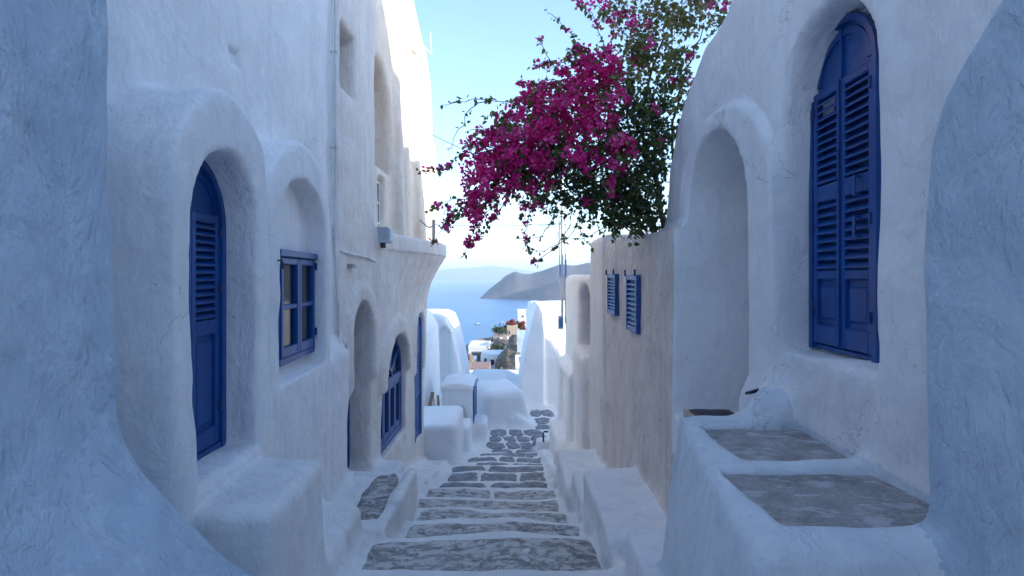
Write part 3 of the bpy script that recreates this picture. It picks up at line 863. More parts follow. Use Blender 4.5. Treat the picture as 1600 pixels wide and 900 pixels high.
G.add(sd_poly(FW, [(-0.2, -5), (-0.05, -3.72), (0.12, -3.58), (0.55, -3.85), (0.9, -4.2), (0.9, -5)], 14.75, 15.5, 0.10, axis='s'), 'cone', 0.05)
# tall vaulted house F
_pf = sd_poly(FW, [(17.3, -6), (17.3, -2.5), (17.42, -1.95), (17.75, -1.40), (18.3, -1.02), (19.2, -0.82), (20.4, -0.86), (22, -1.4), (22, -6)], 0.55, 3.4, 0.07)
G.add(_pf, 'F', 0.05)
G.add(sd_poly(FW, [(0.22, -6), (0.23, -3.3), (0.32, -2.6), (0.48, -1.8), (0.62, -1.2), (0.70, -0.94), (0.80, -0.84), (0.92, -1.1), (0.98, -1.7), (1.0, -6)], 17.15, 19.6, 0.05, axis='s'), 'F', 0.10)
# cream house R2 with its doorway, steps up to it, blind panel and bank
G.add(sd_box(FR2, 8.0, 12.4, -1.0, 0.0, -4.6, 0.02, 0.08), 'R2', 0.05)
G.add(sd_box(FR2, 7.1, 8.25, -1.0, 0.02, -4.6, 0.53, 0.06), 'R2', 0.06)
G.sub(sd_arch(FR2, 8.42, 9.85, -0.34, 0.5, -1.22, -0.42, -0.14, 0.03), 0.06)
G.add(sd_box(FW, 8.5, 9.95, 1.06, 1.7, -4.6, -1.20, 0.07), 'R2', 0.12)
G.add(sd_box(FW, 9.85, 12.3, 0.98, 1.7, -4.6, -1.72, 0.07), 'R2', 0.10)
G.sub(sd_box(FW, 10.3, 11.7, 0.6, 1.06, -3.05, -1.9, 0.03), 0.05)
G.add(sd_box(FW, 9.3, 12.0, 0.80, 1.7, -4.6, -3.02, 0.06), 'R2', 0.14)
G.add(sd_box(FW, 8.0, 9.4, 0.70, 1.7, -4.6, -2.72, 0.06), 'R2', 0.12)
G.add(slopebank(0.55, 1.5, 12.2, 16.4, 0.25), 'bank', 0.2)
G.add(sd_box(FW, 12.3, 24, -3.2, 3.2, -5.2, -3.912, 0.02), 'bank', 0.15)
xs2 = np.arange(-3.2, 3.0, 0.05)
ys2 = np.concatenate([np.arange(6.6, 17.6, 0.055), np.arange(17.6, 24.4, 0.08)])
zs2 = np.concatenate([np.arange(-5.3, 0.2, 0.048), np.arange(0.2, 6.3, 0.065)])
AMPS2 = [(0.022, 0.9, 0.8, 11), (0.010, 0.33, 0.8, 12), (0.004, 0.14, 1, 13)]
_t0 = _t.time()
far = G.surface(xs2, ys2, zs2, AMPS2)
print('far sculpt', _t.time() - _t0, {k: len(v[0]) for k, v in far.items()})
for k_, (V, Q, n_) in far.items():
    if k_ == 'bank':
        landing = fast_mesh('pavement', V, Q, n_, 'floor_whitewash', kind='structure')
    else:
        mt = {'C': 'sunny_plaster', 'R2': 'warm_plaster'}.get(k_, 'smooth_whitewash')
        nm = {'bA': 'seat_block', 'bB': 'seat_block', 'bC': 'seat_block', 'mnd': 'vault', 'rf': 'roof', 'cone': 'buttress_block'}.get(k_, 'wall')
        fast_mesh(nm, V, Q, n_, mt, T[k_])

# unseen houses added behind the right-hand walls to block the sun
nb = thing('added_shade_house', 'tall unseen white house added behind the right-hand walls to shade the alley', 'house', (5, 3.5, -3))
nb3 = thing('added_shade_house', 'unseen white house with a flat roof added behind the rough beige house for its shadow', 'house', (5.2, 7.6, -3))  # unseen annex, added to shade the lower part of the sunlit house
mb = MB(); mb.box(3.55, 7.4, 6.32, 9.1, -3, 3.6)
mb.build('wall', 'whitewash', nb3)
mb = MB(); mb.box(3.50, 7.5, 6.40, 9.15, 3.6, 3.72)
mb.build('roof', 'whitewash', nb3)
nb2 = thing('added_shade_house', 'low broad unseen white house added beyond the cream doorway house to shade the landing', 'house', (5, 14.5, -4))  # unseen, added to keep direct sun off the landing
mb = MB(); mb.box(2.95, 7.5, 10.6, 15.6, -5, 0.9)
mb.build('wall', 'whitewash', nb2)
mb = MB(); mb.box(2.90, 7.6, 10.55, 15.65, 0.9, 1.0)
mb.build('roof', 'whitewash', nb2)
mb = MB(); mb.box(3.25, 7.5, -3.0, 6.3, -3, 5.6)
mb.build('wall', 'whitewash', nb)
mb = MB(); mb.box(3.15, 7.6, -3.1, 6.38, 5.6, 5.75)
mb.build('roof', 'whitewash', nb)

# ================================================================== sea, headlands, air
SEA_Z = -60.0
m, nt, b = new_mat('sea_water')
c = mix(nt, ramp(nt, noise(nt, 0.004, 4, 0.6, (1, 2.2, 1)), 0.35, 0.7), (0.008, 0.11, 0.27), (0.014, 0.145, 0.34))
nt.links.new(c, b.inputs['Base Color'])
b.inputs['Roughness'].default_value = 0.32
b.inputs['Specular IOR Level'].default_value = 0.35
bump(nt, b, [(noise(nt, 0.05, 5, 0.7, (1, 2.5, 1)), 0.7, 1.2), (noise(nt, 0.6, 3, 0.6, (1, 2, 1)), 0.5, 0.15)])
b.inputs['Normal'].is_linked
mb = MB()
nx_ = 24
for i in range(nx_):
    for j in range(nx_):
        pass
xs_ = [-24000, -6000, -1500, -300, -60, 60, 300, 1500, 6000, 24000]
ys_ = [-400, -60, 40, 90, 160, 400, 1200, 4000, 12000, 26000]
vv = [(x, y, SEA_Z) for y in ys_ for x in xs_]
ff = [(j * 10 + i, j * 10 + i + 1, (j + 1) * 10 + i + 1, (j + 1) * 10 + i) for j in range(9) for i in range(9)]
mesh_obj('sea', vv, ff, 'sea_water', kind='structure', loc=(0, 0, SEA_Z))

def hill_mat(name, c0, c1, sc):
    m, nt, b = new_mat(name)
    c = mix(nt, ramp(nt, noise(nt, sc, 6, 0.7), 0.4, 0.65), c0, c1)
    nt.links.new(c, b.inputs['Base Color'])
    b.inputs['Roughness'].default_value = 0.95
    bump(nt, b, [(noise(nt, sc * 2, 5, 0.7), 0.7, 0.5 / sc * 0.1)])
hill_mat('headland_rock', (0.055, 0.055, 0.06), (0.10, 0.095, 0.09), 0.012)
hill_mat('hillside_rock', (0.13, 0.10, 0.08), (0.24, 0.20, 0.16), 0.35)
def headland(name, prof, Yf, depth, base_py, label=None, rough=6.0, seed=3):
    """prof: ridge line as (px, py) pairs; the ridge stands depth/2 behind the shore and falls to the water on both sides"""
    pts = [(x, y) for x, y in prof]
    pxs = np.linspace(pts[0][0], pts[-1][0], 120)
    rid = np.interp(pxs, [p[0] for p in pts], [p[1] for p in pts])
    rows = 26
    V = []; Q = []
    for j in range(rows):
        v = j / (rows - 1)
        Yr = Yf + depth * 0.5
        for i, px in enumerate(pxs):
            X = (px - 800) / F * Yr
            top = (432 - rid[i]) / F * Yr - SEA_Z + 0.0
            prof_h = math.sin(min(1, v * 1.0) * math.pi) ** 0.8
            Y = Yf + v * depth
            V.append((X, Y, SEA_Z - 2 + (top + 2) * prof_h))
    V = np.array(V)
    n1 = vnoise(V * np.array([1, 1, 0]), rough * 9, seed) + 0.5 * vnoise(V * np.array([1, 1, 0]), rough * 3.5, seed + 1) + 0.3 * vnoise(V * np.array([1, 1, 0]), rough * 1.4, seed + 2)
    hgt = (V[:, 2] - SEA_Z)
    V[:, 2] += n1 * rough * np.clip(hgt / 30, 0, 1) * .6
    V[:, 1] += n1 * rough * 3
    n = len(pxs)
    for j in range(rows - 1):
        for i in range(n - 1):
            Q.append((j * n + i, j * n + i + 1, (j + 1) * n + i + 1, (j + 1) * n + i))
    o = fast_mesh(name, V, np.array(Q), None, 'headland_rock', kind='structure')
    return o
headland('headland', [(748, 470), (760, 456), (772, 446), (784, 437), (789, 431.5), (797, 428), (806, 424), (812, 427), (828, 428.5), (845, 424), (862, 417), (878, 413), (895, 415), (915, 411), (960, 409), (1050, 400), (1200, 398)], 1500, 500, 465, rough=2.6)
headland('near_headland', [(825, 470), (838, 457), (846, 448), (860, 443), (880, 437), (905, 428), (940, 420), (1010, 410), (1150, 405)], 1300, 330, 467, rough=2.2, seed=9)
headland('far_mountains', [(560, 432), (640, 425), (690, 422), (720, 419.5), (745, 417.5), (768, 415.5), (785, 416.5), (810, 420.5), (840, 424), (880, 427), (960, 430)], 9000, 2500, 434, rough=22, seed=21)

# hillside below the village
def terrain_z(x, y):
    lim = -0.076 * y + 0.6 * np.sin(y * 0.23)
    d = x - lim
    top = -10.9 - 0.03 * (y - 50) - 0.5 * np.clip(y - 104, 0, 90) + 0.42 * np.clip(d, 0, 3) + 0.22 * np.clip(d - 3, 0, 60)
    fall = np.clip(-d, 0, 200)
    return np.maximum(top - 2.6 * fall - 0.02 * fall ** 2, SEA_Z - 3)
gx = np.concatenate([np.arange(-60, -20, 2.5), np.arange(-20, 16, 0.6), np.arange(16, 60, 3)])
gy = np.concatenate([np.arange(24, 140, 1.6), np.arange(140, 420, 12)])
GX, GY = np.meshgrid(gx, gy)
V = np.stack([GX.ravel(), GY.ravel(), terrain_z(GX.ravel(), GY.ravel())], 1)
fade = np.clip((V[:, 1] - 24) / 12, 0, 1) * np.clip((420 - V[:, 1]) / 120, 0, 1)
V[:, 2] = np.where(V[:, 1] < 44, V[:, 2] - (44 - V[:, 1]) * 0.25, V[:, 2])
V[:, 2] += vnoise(V * [1, 1, 0], 5.0, 31) * 0.7 + vnoise(V * [1, 1, 0], 1.7, 32) * 0.35
V[:, 2] = V[:, 2] * 1.0 - np.clip(V[:, 1] - 150, 0, 400) * 0.25
n_ = len(gx)
Q = [(j * n_ + i, j * n_ + i + 1, (j + 1) * n_ + i + 1, (j + 1) * n_ + i) for j in range(len(gy) - 1) for i in range(n_ - 1)]
fast_mesh('hillside', V, np.array(Q), None, 'hillside_rock', kind='structure')

hz = bpy.data.materials.new('haze_air'); hz.use_nodes = True
hn = hz.node_tree; hn.nodes.clear()
pv = hn.nodes.new('ShaderNodeVolumePrincipled')
pv.inputs['Color'].default_value = (0.68, 0.82, 1.0, 1)
pv.inputs['Density'].default_value = 1.7e-4
pv.inputs['Anisotropy'].default_value = 0.2
ho = hn.nodes.new('ShaderNodeOutputMaterial')
hn.links.new(pv.outputs[0], ho.inputs['Volume'])
MATS['haze_air'] = hz
mb = MB(); mb.box(-24500, 24500, -500, 26500, SEA_Z - 9, 260)
mb.build('haze', 'haze_air', kind='stuff')

# ================================================================== helpers for joinery
from mathutils.bvhtree import BVHTree
def bvh_of(*srcs):
    vs = []; qs = []; n = 0
    for (V, Q, _n) in srcs:
        vs.append(V); qs.append(Q + n); n += len(V)
    return BVHTree.FromPolygons(np.concatenate(vs).tolist(), np.concatenate(qs).tolist())
BV_ST = bvh_of(near['stairs'], far['bank'])
BV_TE = bvh_of(near['terr'], near['R0'])
def drop(bv, x, y, z0):
    h = bv.ray_cast(Vector((x, y, z0)), Vector((0, 0, -1)))
    return h[0].z if h[0] is not None else z0
def slab(name, outline, mat, parent, bv, z0, lift=0.012, rings=(1.0, 0.95, 0.6, 0.25), zmax=99, **kw):
    """an irregular flat stone draped on the plaster: rim sunk, top lifted"""
    cx = sum(p[0] for p in outline) / len(outline); cy = sum(p[1] for p in outline) / len(outline)
    n = len(outline); V = []; Fc = []
    for ri, q in enumerate(rings):
        for (x, y) in outline:
            xx, yy = cx + (x - cx) * q, cy + (y - cy) * q
            z = min(drop(bv, xx, yy, z0), zmax)
            V.append((xx, yy, z - 0.02 if ri == 0 else z + lift))
    zc = drop(bv, cx, cy, z0) + lift
    V.append((cx, cy, zc))
    for ri in range(len(rings) - 1):
        for i in range(n):
            j = (i + 1) % n
            Fc.append((ri * n + i, ri * n + j, (ri + 1) * n + j, (ri + 1) * n + i))
    m_ = (len(rings) - 1) * n
    for i in range(n): Fc.append((m_ + i, m_ + (i + 1) % n, len(V) - 1))
    return mesh_obj(name, V, Fc, mat, parent, smooth=True, **kw)
def rough_rect(x0, x1, y0, y1, n=28, p=5.0, jit=0.05, skew=0.0):
    """a rounded, uneven rectangle (superellipse with jitter), counter-clockwise"""
    out = []; cx, cy = (x0 + x1) / 2, (y0 + y1) / 2; a, b_ = (x1 - x0) / 2, (y1 - y0) / 2
    ph = [random.uniform(0, 6.28) for _ in range(4)]
    for i in range(n):
        t = 2 * math.pi * i / n
        c, s_ = math.cos(t), math.sin(t)
        r = (abs(c) ** p + abs(s_) ** p) ** (-1 / p)
        w = 1 + jit * (0.5 * math.sin(2 * t + ph[0]) + 0.6 * math.sin(5 * t + ph[1]) + 0.5 * math.sin(9 * t + ph[2]) + random.uniform(-.4, .4))
        wb = 1 + jit * 2.2 * (0.5 * math.sin(3 * t + ph[3]) + 0.6 * math.sin(7 * t + ph[1]) + random.uniform(-.4, .4))
        u = a * r * c * (1 + (w - 1) * min(1, 0.35 / max(a, 0.01)))
        v = b_ * r * s_ * (1 + (wb - 1) * min(1, 0.25 / max(b_, 0.01)))
        out.append((cx + u + skew * v, cy + v))
    return out

# ------------------------------------------------------------------ stones of the steps (children of the stairway)
def place_stone(x0, x1, y0, y1, mat, n=20, p=4.0, jit=0.08, lift=0.012, parent=None, bv=None, skew=0.0):
    bv = bv or BV_ST
    h = stair_h((y0 + y1) / 2)
    slab('stone', rough_rect(x0, x1, y0, y1, n, p, jit, skew), mat, parent or stairway, bv, -h + 0.12, lift, zmax=-h + 0.022)
def bow(x): return 0.09 * ((x + 0.3) / 1.1) ** 2
EDGE = {4: (-1.02, 0.60), 5: (-0.98, 0.55), 6: (-1.0, 0.52), 7: (-1.02, 0.5), 8: (-1.02, 0.5), 9: (-1.0, 0.5), 10: (-0.98, 0.52), 11: (-1.0, 0.55), 12: (-0.86, 0.6), 13: (-0.86, 0.66), 14: (-0.7, 0.72)}
SPLIT = {4: [(0, 1)], 5: [(0, 1)], 6: [(0, 1)], 7: [(0.0, 1)], 8: [(.0, .5), (.515, 1)], 9: [(0.0, .44), (.455, 1)], 10: [(.0, .31), (.325, .71), (.725, 1)],
         11: [(0.0, .37), (.38, 1)], 12: [(.0, .56), (.57, 1)], 13: [(0, .38), (.395, .60), (.615, 1)], 14: [(.0, 1)]}
for k in range(4, len(NOSE)):
    y0, y1 = NOSE[k - 1][0], NOSE[k][0]
    xl, xr = EDGE[k]
    if k < 9: xl -= 0.06 if k not in (5, 6) else -0.05; xr += 0.05
    if k == 4: y0 -= 0.05
    for (a, b_) in SPLIT[k]:
        xa, xb = xl + (xr - xl) * a, xl + (xr - xl) * b_
        xm = (xa + xb) / 2
        inset = 0.10 if k < 9 else 0.085
        ya, yb = y0 + 0.02 - bow(xm) * 0.9, y1 - inset - bow(xm)
        place_stone(xa, xb, ya, yb, 'tread_stone' if k < 9 else 'paving_stone', 80 if (xb - xa) > 0.7 else 22, 24.0 if k < 9 else 10, 0.035 if k < 9 else 0.05, 0.006)
# worn slab on the door ledge at the left of the steps
slab('stone', rough_rect(-1.36, -1.08, 4.62, 5.66, 30, 5, 0.08), 'worn_step', stairway, BV_ST, -1.8, 0.01)
# flagstones of the landing
rows = [(12.42, 12.80, [(-0.42, -0.02), (0.10, 0.42), (0.50, 0.84)]), (12.88, 13.36, [(-0.55, -0.20), (-0.10, 0.16), (0.22, 0.44), (0.50, 0.78)]),
        (13.46, 13.86, [(-0.60, -0.28), (-0.18, 0.06), (0.14, 0.40), (0.48, 0.76)]), (13.95, 14.50, [(-0.52, -0.16), (-0.04, 0.24), (0.34, 0.72)]),
        (14.58, 15.05, [(0.62, 0.95)]), (15.15, 15.75, [(0.60, 0.98)]), (15.9, 16.6, [(0.55, 0.80), (0.86, 1.15)])]
for (ya, yb, cols) in rows:
    for (xa, xb) in cols:
        sk = random.uniform(-0.25, 0.25)
        slab('stone', rough_rect(xa - .03, xb + .03, ya - .03 + random.uniform(-.02, .02), yb + .03 + random.uniform(-.02, .02), 18, 4.5, 0.09, sk), 'paving_stone', landing, BV_ST, -3.7, 0.012)
# grey screed panels of the terrace
def screed(x0, x1, y0, y1, z, seed):
    """a flat poured panel; the plaster rim of the terrace laps over its edges"""
    nx, ny = 30, 26; V = []
    for j in range(ny):
        for i in range(nx):
            V.append((x0 + (x1 - x0) * i / (nx - 1), y0 + (y1 - y0) * j / (ny - 1), z))
    V = np.array(V); V[:, 2] += vnoise(V, .16, seed) * .006 + vnoise(V, .05, seed + 1) * .003
    Qs = np.array([(j * nx + i, j * nx + i + 1, (j + 1) * nx + i + 1, (j + 1) * nx + i) for j in range(ny - 1) for i in range(nx - 1)])
    fast_mesh('screed_panel', V, Qs, None, 'terrace_screed', T['terr'])
screed(0.775, 1.40, 1.635, 2.175, -0.752, 61)
screed(0.905, 1.43, 2.245, 2.815, -0.752, 63)

# ------------------------------------------------------------------ joinery
def arc_pts(s0, s1, zs, zt, n=14):
    c, a, b_ = (s0 + s1) / 2, (s1 - s0) / 2, zt - zs
    return [(c - a * math.cos(math.pi * i / n), zs + b_ * math.sin(math.pi * i / n)) for i in range(n + 1)]
def arch_ring(mb, fr, s0, s1, z0, zs, zt, w, t0, t1):
    """arched frame: jambs and arc of width w (open at the bottom)"""
    o = [(s0, z0)] + arc_pts(s0, s1, zs, zt) + [(s1, z0)]
    i_ = [(s0 + w, z0)] + arc_pts(s0 + w, s1 - w, zs, zt - w) + [(s1 - w, z0)]
    n = len(o)
    V = [fr.W(s, t, z) for t in (t0, t1) for (s, z) in o + i_]
    fs = []
    for k in range(n - 1):
        fs += [(2 * n + k, 2 * n + k + 1, 3 * n + k + 1, 3 * n + k), (n + k, n + k + 1, 3 * n + k + 1, 3 * n + k), (k, k + 1, 2 * n + k + 1, 2 * n + k), (k, k + 1, n + k + 1, n + k)]
    fs += [(0, n, 3 * n, 2 * n), (n - 1, 2 * n - 1, 4 * n - 1, 3 * n - 1)]
    mb.add(V, fs)
def arch_plate(mb, fr, s0, s1, z0, zs, zt, t0, t1):
    o = [(s0, z0)] + arc_pts(s0, s1, zs, zt) + [(s1, z0)]
    n = len(o)
    V = [fr.W(s, t, z) for t in (t0, t1) for (s, z) in o]
    fs = [tuple(range(n)), tuple(range(2 * n - 1, n - 1, -1))]
    for k in range(n):
        fs.append((k, (k + 1) % n, n + (k + 1) % n, n + k))
    mb.add(V, fs)
def slats(par, fr, s0, s1, t, za, zb, n, mat, depth=0.03, thick=0.009, stuff=False):
    """louvre slats, tilted outwards and downwards; all copies share one mesh"""
    step = (zb - za) / n
    first = None
    for i in range(n):
        z = za + step * (i + 0.5)
        if first is None:
            mb = MB(); 
            h = step * 0.62
            P = fr.W
            p = [P(s0, t, z + h * .5), P(s1, t, z + h * .5), P(s0, t + depth, z - h * .5), P(s1, t + depth, z - h * .5),
                 P(s0, t, z + h * .5 + thick), P(s1, t, z + h * .5 + thick), P(s0, t + depth, z - h * .5 + thick), P(s1, t + depth, z - h * .5 + thick)]
            mb.hexa(p)
            first = mb.build('slat', mat, par)
            l0 = first.location.copy(); z_first = z
        else:
            c = first.copy(); COL.objects.link(c)
            c.location = l0 + Vector((0, 0, z - z_first))
            c.rotation_euler.y = random.uniform(-0.03, 0.03)
def louvred_leaf(thg, fr, s0, s1, t, z0, z1, groups, panels, mat, name='shutter', st=0.04, rail=0.05, ns=1):
    """one shutter leaf: stiles and rails (the part), slats, panels (its sub-parts)"""
    mb = MB()
    mb.cham(fr, s0, s0 + st, t, t + 0.035, z0, z1); mb.cham(fr, s1 - st, s1, t, t + 0.035, z0, z1)
    cuts = sorted([(a, b_) for a, b_, *_ in groups] + list(panels))
    zc = z0
    for (a, b_) in cuts:
        mb.cham(fr, s0 + st, s1 - st, t + 0.002, t + 0.032, zc, a); zc = b_
    mb.cham(fr, s0 + st, s1 - st, t + 0.002, t + 0.032, zc, z1)
    leaf = mb.build(name, mat, thg)
    for (a, b_, n) in groups:
        slats(leaf, fr, s0 + st, s1 - st, t + 0.002, a, b_, n, mat)
        bk = MB(); bk.fbox(fr, s0 + st, s1 - st, t - 0.006, t - 0.001, a, b_); bk.build('backing_board', 'deep_blue_paint', leaf)
    for (a, b_) in panels:
        q = MB(); q.fbox(fr, s0 + st, s1 - st, t + 0.004, t + 0.012, a, b_)
        q.cham(fr, s0 + st + 0.022, s1 - st - 0.022, t + 0.010, t + 0.024, a + 0.03, b_ - 0.03, 0.01)
        q.build('panel', mat, leaf)
    return leaf
def hinge(par, fr, s, t, z, h=0.05, r=0.009):
    mb = MB(); x, y, _ = fr.W(s, t, 0)
    mb.tube([(x, y, z), (x, y, z + h)], r, 8); mb.fbox(fr, s - .02, s + .02, t - 0.012, t - 0.004, z + .004, z + h - .004)
    mb.build('hinge', 'deep_blue_paint', par)

# hooded blue door of the first left house
ts = -0.232
L1 = T['L1']
mb = MB(); arch_ring(mb, FL1, 2.54, 3.262, -0.968, 0.28, 0.635, 0.045, ts - 0.02, ts + 0.05)
mb.cham(FL1, 2.585, 3.217, ts - 0.01, ts + 0.045, -0.968, -0.93)
dfm = mb.build('door_frame', 'blue_paint', L1)
mb = MB(); arch_plate(mb, FL1, 2.582, 3.22, 0.335, 0.35, 0.592, ts - 0.01, ts + 0.012)
arch_ring(mb, FL1, 2.60, 3.20, 0.36, 0.365, 0.572, 0.035, ts + 0.01, ts + 0.024)
mb.fbox(FL1, 2.885, 2.915, ts + .01, ts + .03, 0.34, 0.56)
mb.build('lunette', 'blue_paint', dfm)
for a, b_ in ((2.588, 2.899), (2.903, 3.214)):
    lf = louvred_leaf(L1, FL1, a, b_, ts, -0.928, 0.338, [(-0.235, 0.29, 13)], [(-0.83, -0.32)], 'blue_paint', 'door_leaf', 0.045)
    for z in (-0.75, -0.1, 0.22): hinge(lf, FL1, 3.212 if a > 2.8 else 2.592, ts + 0.042, z)
# four-pane window
tw = -0.125
mb = MB()
s0, s1, z0, z1 = 3.84, 4.715, -0.62, 0.185
mb.cham(FL1, s0, s0 + .045, tw - .03, tw + .03, z0, z1 - .05); mb.cham(FL1, s1 - .045, s1, tw - .03, tw + .03, z0, z1 - .05)
mb.cham(FL1, s0 + .045, s1 - .045, tw - .03, tw + .032, z0, z0 + .05); mb.cham(FL1, s0 - .0, s1 + .0, tw - .03, tw + .055, z1 - .048, z1)
wf = mb.build('window_frame', 'blue_paint', L1)
for a, b_ in ((s0 + .047, 4.274), (4.28, s1 - .047)):
    mb = MB(); st = .045
    mb.cham(FL1, a, a + st, tw - .01, tw + .042, z0 + .052, z1 - .052); mb.cham(FL1, b_ - st, b_, tw - .01, tw + .042, z0 + .052, z1 - .052)
    zm = (z0 + z1) / 2 + 0.0
    mb.cham(FL1, a + st, b_ - st, tw - .008, tw + .040, z0 + .052, z0 + .12); mb.cham(FL1, a + st, b_ - st, tw - .008, tw + .040, z1 - .10, z1 - .052)
    mb.cham(FL1, a + st, b_ - st, tw - .006, tw + .036, zm - .017, zm + .017)
    cs = mb.build('casement', 'blue_paint', L1)
    for (za, zb) in ((z0 + .12, zm - .017), (zm + .017, z1 - .10)):
        g = MB(); g.fbox(FL1, a + st, b_ - st, tw + .008, tw + .012, za, zb); g.build('pane', 'window_glass', cs)
    for z in (-0.48, 0.05) if a > 4.2 else (): hinge(cs, FL1, b_ if a > 4.2 else a, tw + .05, z, .06)
mb = MB()
n = 26
pts = [(4.22 + (4.68 - 4.22) * i / n, -0.235 + 0.012 * math.sin(i * 1.9)) for i in range(n + 1)]
V = [FL1.W(s, t, z) for z in (-0.595, 0.155) for (s, t) in pts]
mb.add(V, [(i, i + 1, n + 2 + i, n + 1 + i) for i in range(n)])
mb.build('curtain', 'curtain', L1)
vase = thing('plaster_figurine', 'pale plaster figurine standing inside the four-pane blue window', 'figurine', (FL1.W(4.10, -0.25, 0)[0], 4.10, -0.595))
mb = MB(); mb.lathe(vase.location, [(0.06, 0), (0.055, .03), (0.03, .06), (0.05, .14), (0.07, .24), (0.075, .30), (0.045, .36), (0.022, .39), (0.035, .43), (0.042, .48), (0.03, .53), (0.004, .55)], 14)
mb.build('figure', 'cream_plaster', vase, smooth=True)
mb = MB(); x_, y_, _ = FL1.W(3.53, 0.012, 0)
mb.tube([(x_, y_, 0.10), (x_ + .03, y_, 0.10), (x_ + .035, y_ + .01, 0.08), (x_ + .03, y_ + .012, 0.045)], 0.006, 6)
mb.fbox(FL1, 3.515, 3.545, 0.0, 0.014, 0.06, 0.12)
mb.build('shutter_hook', 'dark_iron', L1)

# second left house: plank door, arched window, narrow shutter, upper window
L2 = T['L2']
mb = MB(); arch_ring(mb, FL2, 5.73, 6.54, -2.285, -0.68, -0.28, 0.04, -0.285, -0.235)
df = mb.build('door_frame', 'blue_paint', L2)
for i in range(6):
    a = 5.772 + i * 0.121
    mb = MB(); zt_ = -0.68 + 0.36 * math.sqrt(max(0, 1 - ((a + .06 - 6.135) / .40) ** 2))
    mb.cham(FL2, a, a + 0.118, -0.285, -0.255 - 0.002 * (i % 2), -2.27, zt_, 0.004); mb.build('plank', 'deep_blue_paint', df)
tw = -0.115
mb = MB(); arch_ring(mb, FL2, 7.09, 8.59, -2.285, -1.40, -0.79, 0.07, tw - .02, tw + .045)
mb.cham(FL2, 7.16, 8.52, tw - .01, tw + .05, -2.285, -2.21); mb.cham(FL2, 7.16, 8.52, tw - .01, tw + .05, -1.50, -1.40)
wf = mb.build('window_frame', 'blue_paint', L2)
for i in range(1, 5):
    an = math.pi * i / 5
    mb = MB(); c0 = (7.84 - 0.14 * math.cos(an), -1.40 + 0.12 * math.sin(an)); c1 = (7.84 - 0.69 * math.cos(an), -1.40 + 0.55 * math.sin(an))
    dx, dz = c1[0] - c0[0], c1[1] - c0[1]; l = math.hypot(dx, dz); nx, nz = -dz / l * .022, dx / l * .022
    P = FL2.W
    mb.hexa([P(q[0] + e * nx, t, q[1] + e * nz) for t in (tw, tw + .035) for q in (c0, c1) for e in (-1, 1)]); mb.build('glazing_bar', 'blue_paint', wf)
mb = MB(); arch_ring(mb, FL2, 7.66, 8.02, -1.40, -1.39, -1.25, 0.04, tw, tw + .036); mb.build('glazing_bar', 'blue_paint', wf)
mb = MB(); arch_plate(mb, FL2, 7.15, 8.53, -1.42, -1.40, -0.85, tw - .015, tw + .006); mb.build('fanlight', 'dark_glass', wf)
for i in range(4):
    a = 7.162 + i * 0.3395
    mb = MB(); st = .055; b_ = a + .337
    mb.cham(FL2, a, a + st, tw - .005, tw + .038, -2.208, -1.502); mb.cham(FL2, b_ - st, b_, tw - .005, tw + .038, -2.208, -1.502)
    mb.cham(FL2, a + st, b_ - st, tw - .004, tw + .035, -2.208, -2.12); mb.cham(FL2, a + st, b_ - st, tw - .004, tw + .035, -1.57, -1.502)
    cs = mb.build('casement', 'blue_paint', L2)
    g = MB(); g.fbox(FL2, a + st, b_ - st, tw, tw + .006, -2.12, -1.57); g.build('pane', 'dark_glass', cs)
tw = -0.06
mb = MB(); arch_ring(mb, FL2, 9.37, 9.97, -2.735, -0.87, -0.63, 0.05, tw - .01, tw + .06)
mb.build('window_frame', 'pale_blue_paint', L2)
mb = MB(); arch_plate(mb, FL2, 9.42, 9.92, -1.25, -0.88, -0.68, tw - .0, tw + .03); mb.build('lunette', 'blue_paint', L2)
for a, b_ in ((9.422, 9.668), (9.672, 9.918)):
    louvred_leaf(L2, FL2, a, b_, tw, -2.73, -1.255, [(-1.95, -1.33, 12)], [(-2.62, -2.05)], 'blue_paint', 'shutter', 0.04)
# lining of the little upper window
mb = MB(); mb.fbox(FL2, 5.45, 5.92, -0.25, -0.235, 1.85, 2.46); mb.build('window_board', 'shade_linen', L2)
mb = MB(); mb.fbox(FL2, 5.448, 5.50, -0.232, -0.15, 1.90, 2.46); mb.build('window_frame', 'pale_grey_metal', L2)

# tall arched shutters of the right house
ts = -0.162; R0 = T['R0']
mb = MB(); arch_ring(mb, FR, 2.372, 2.952, -0.365, 0.93, 1.205, 0.032, ts - .02, ts + .04)
mb.cham(FR, 2.404, 2.92, ts - .01, ts + .02, -0.365, -0.34)
df = mb.build('shutter_frame', 'blue_paint', R0)
mb = MB(); arch_plate(mb, FR, 2.403, 2.921, 0.925, 0.93, 1.172, ts - .0, ts + .016)
mb.build('lunette', 'blue_paint', df)
mb = MB(); arch_ring(mb, FR, 2.43, 2.895, 0.95, 0.955, 1.150, 0.03, ts + .015, ts + .026); mb.fbox(FR, 2.655, 2.669, ts + .01, ts + .032, 0.93, 1.16)
mb.build('lunette_moulding', 'blue_paint', df)
for a, b_ in ((2.406, 2.660), (2.664, 2.918)):
    lf = louvred_leaf(R0, FR, a, b_, ts, -0.335, 0.925, [(0.03, 0.37, 8), (0.455, 0.885, 11)], [(-0.24, -0.015)], 'blue_paint', 'shutter', 0.032)
    for z in (-0.2, 0.22, 0.8): hinge(lf, FR, b_ - 0.003 if a > 2.6 else a + .003, ts + .042, z, .05, .008)
mb = MB(); mb.fbox(FR, 2.655, 2.669, ts + .036, ts + .046, -0.33, 0.92); mb.build('cover_strip', 'blue_paint', df)
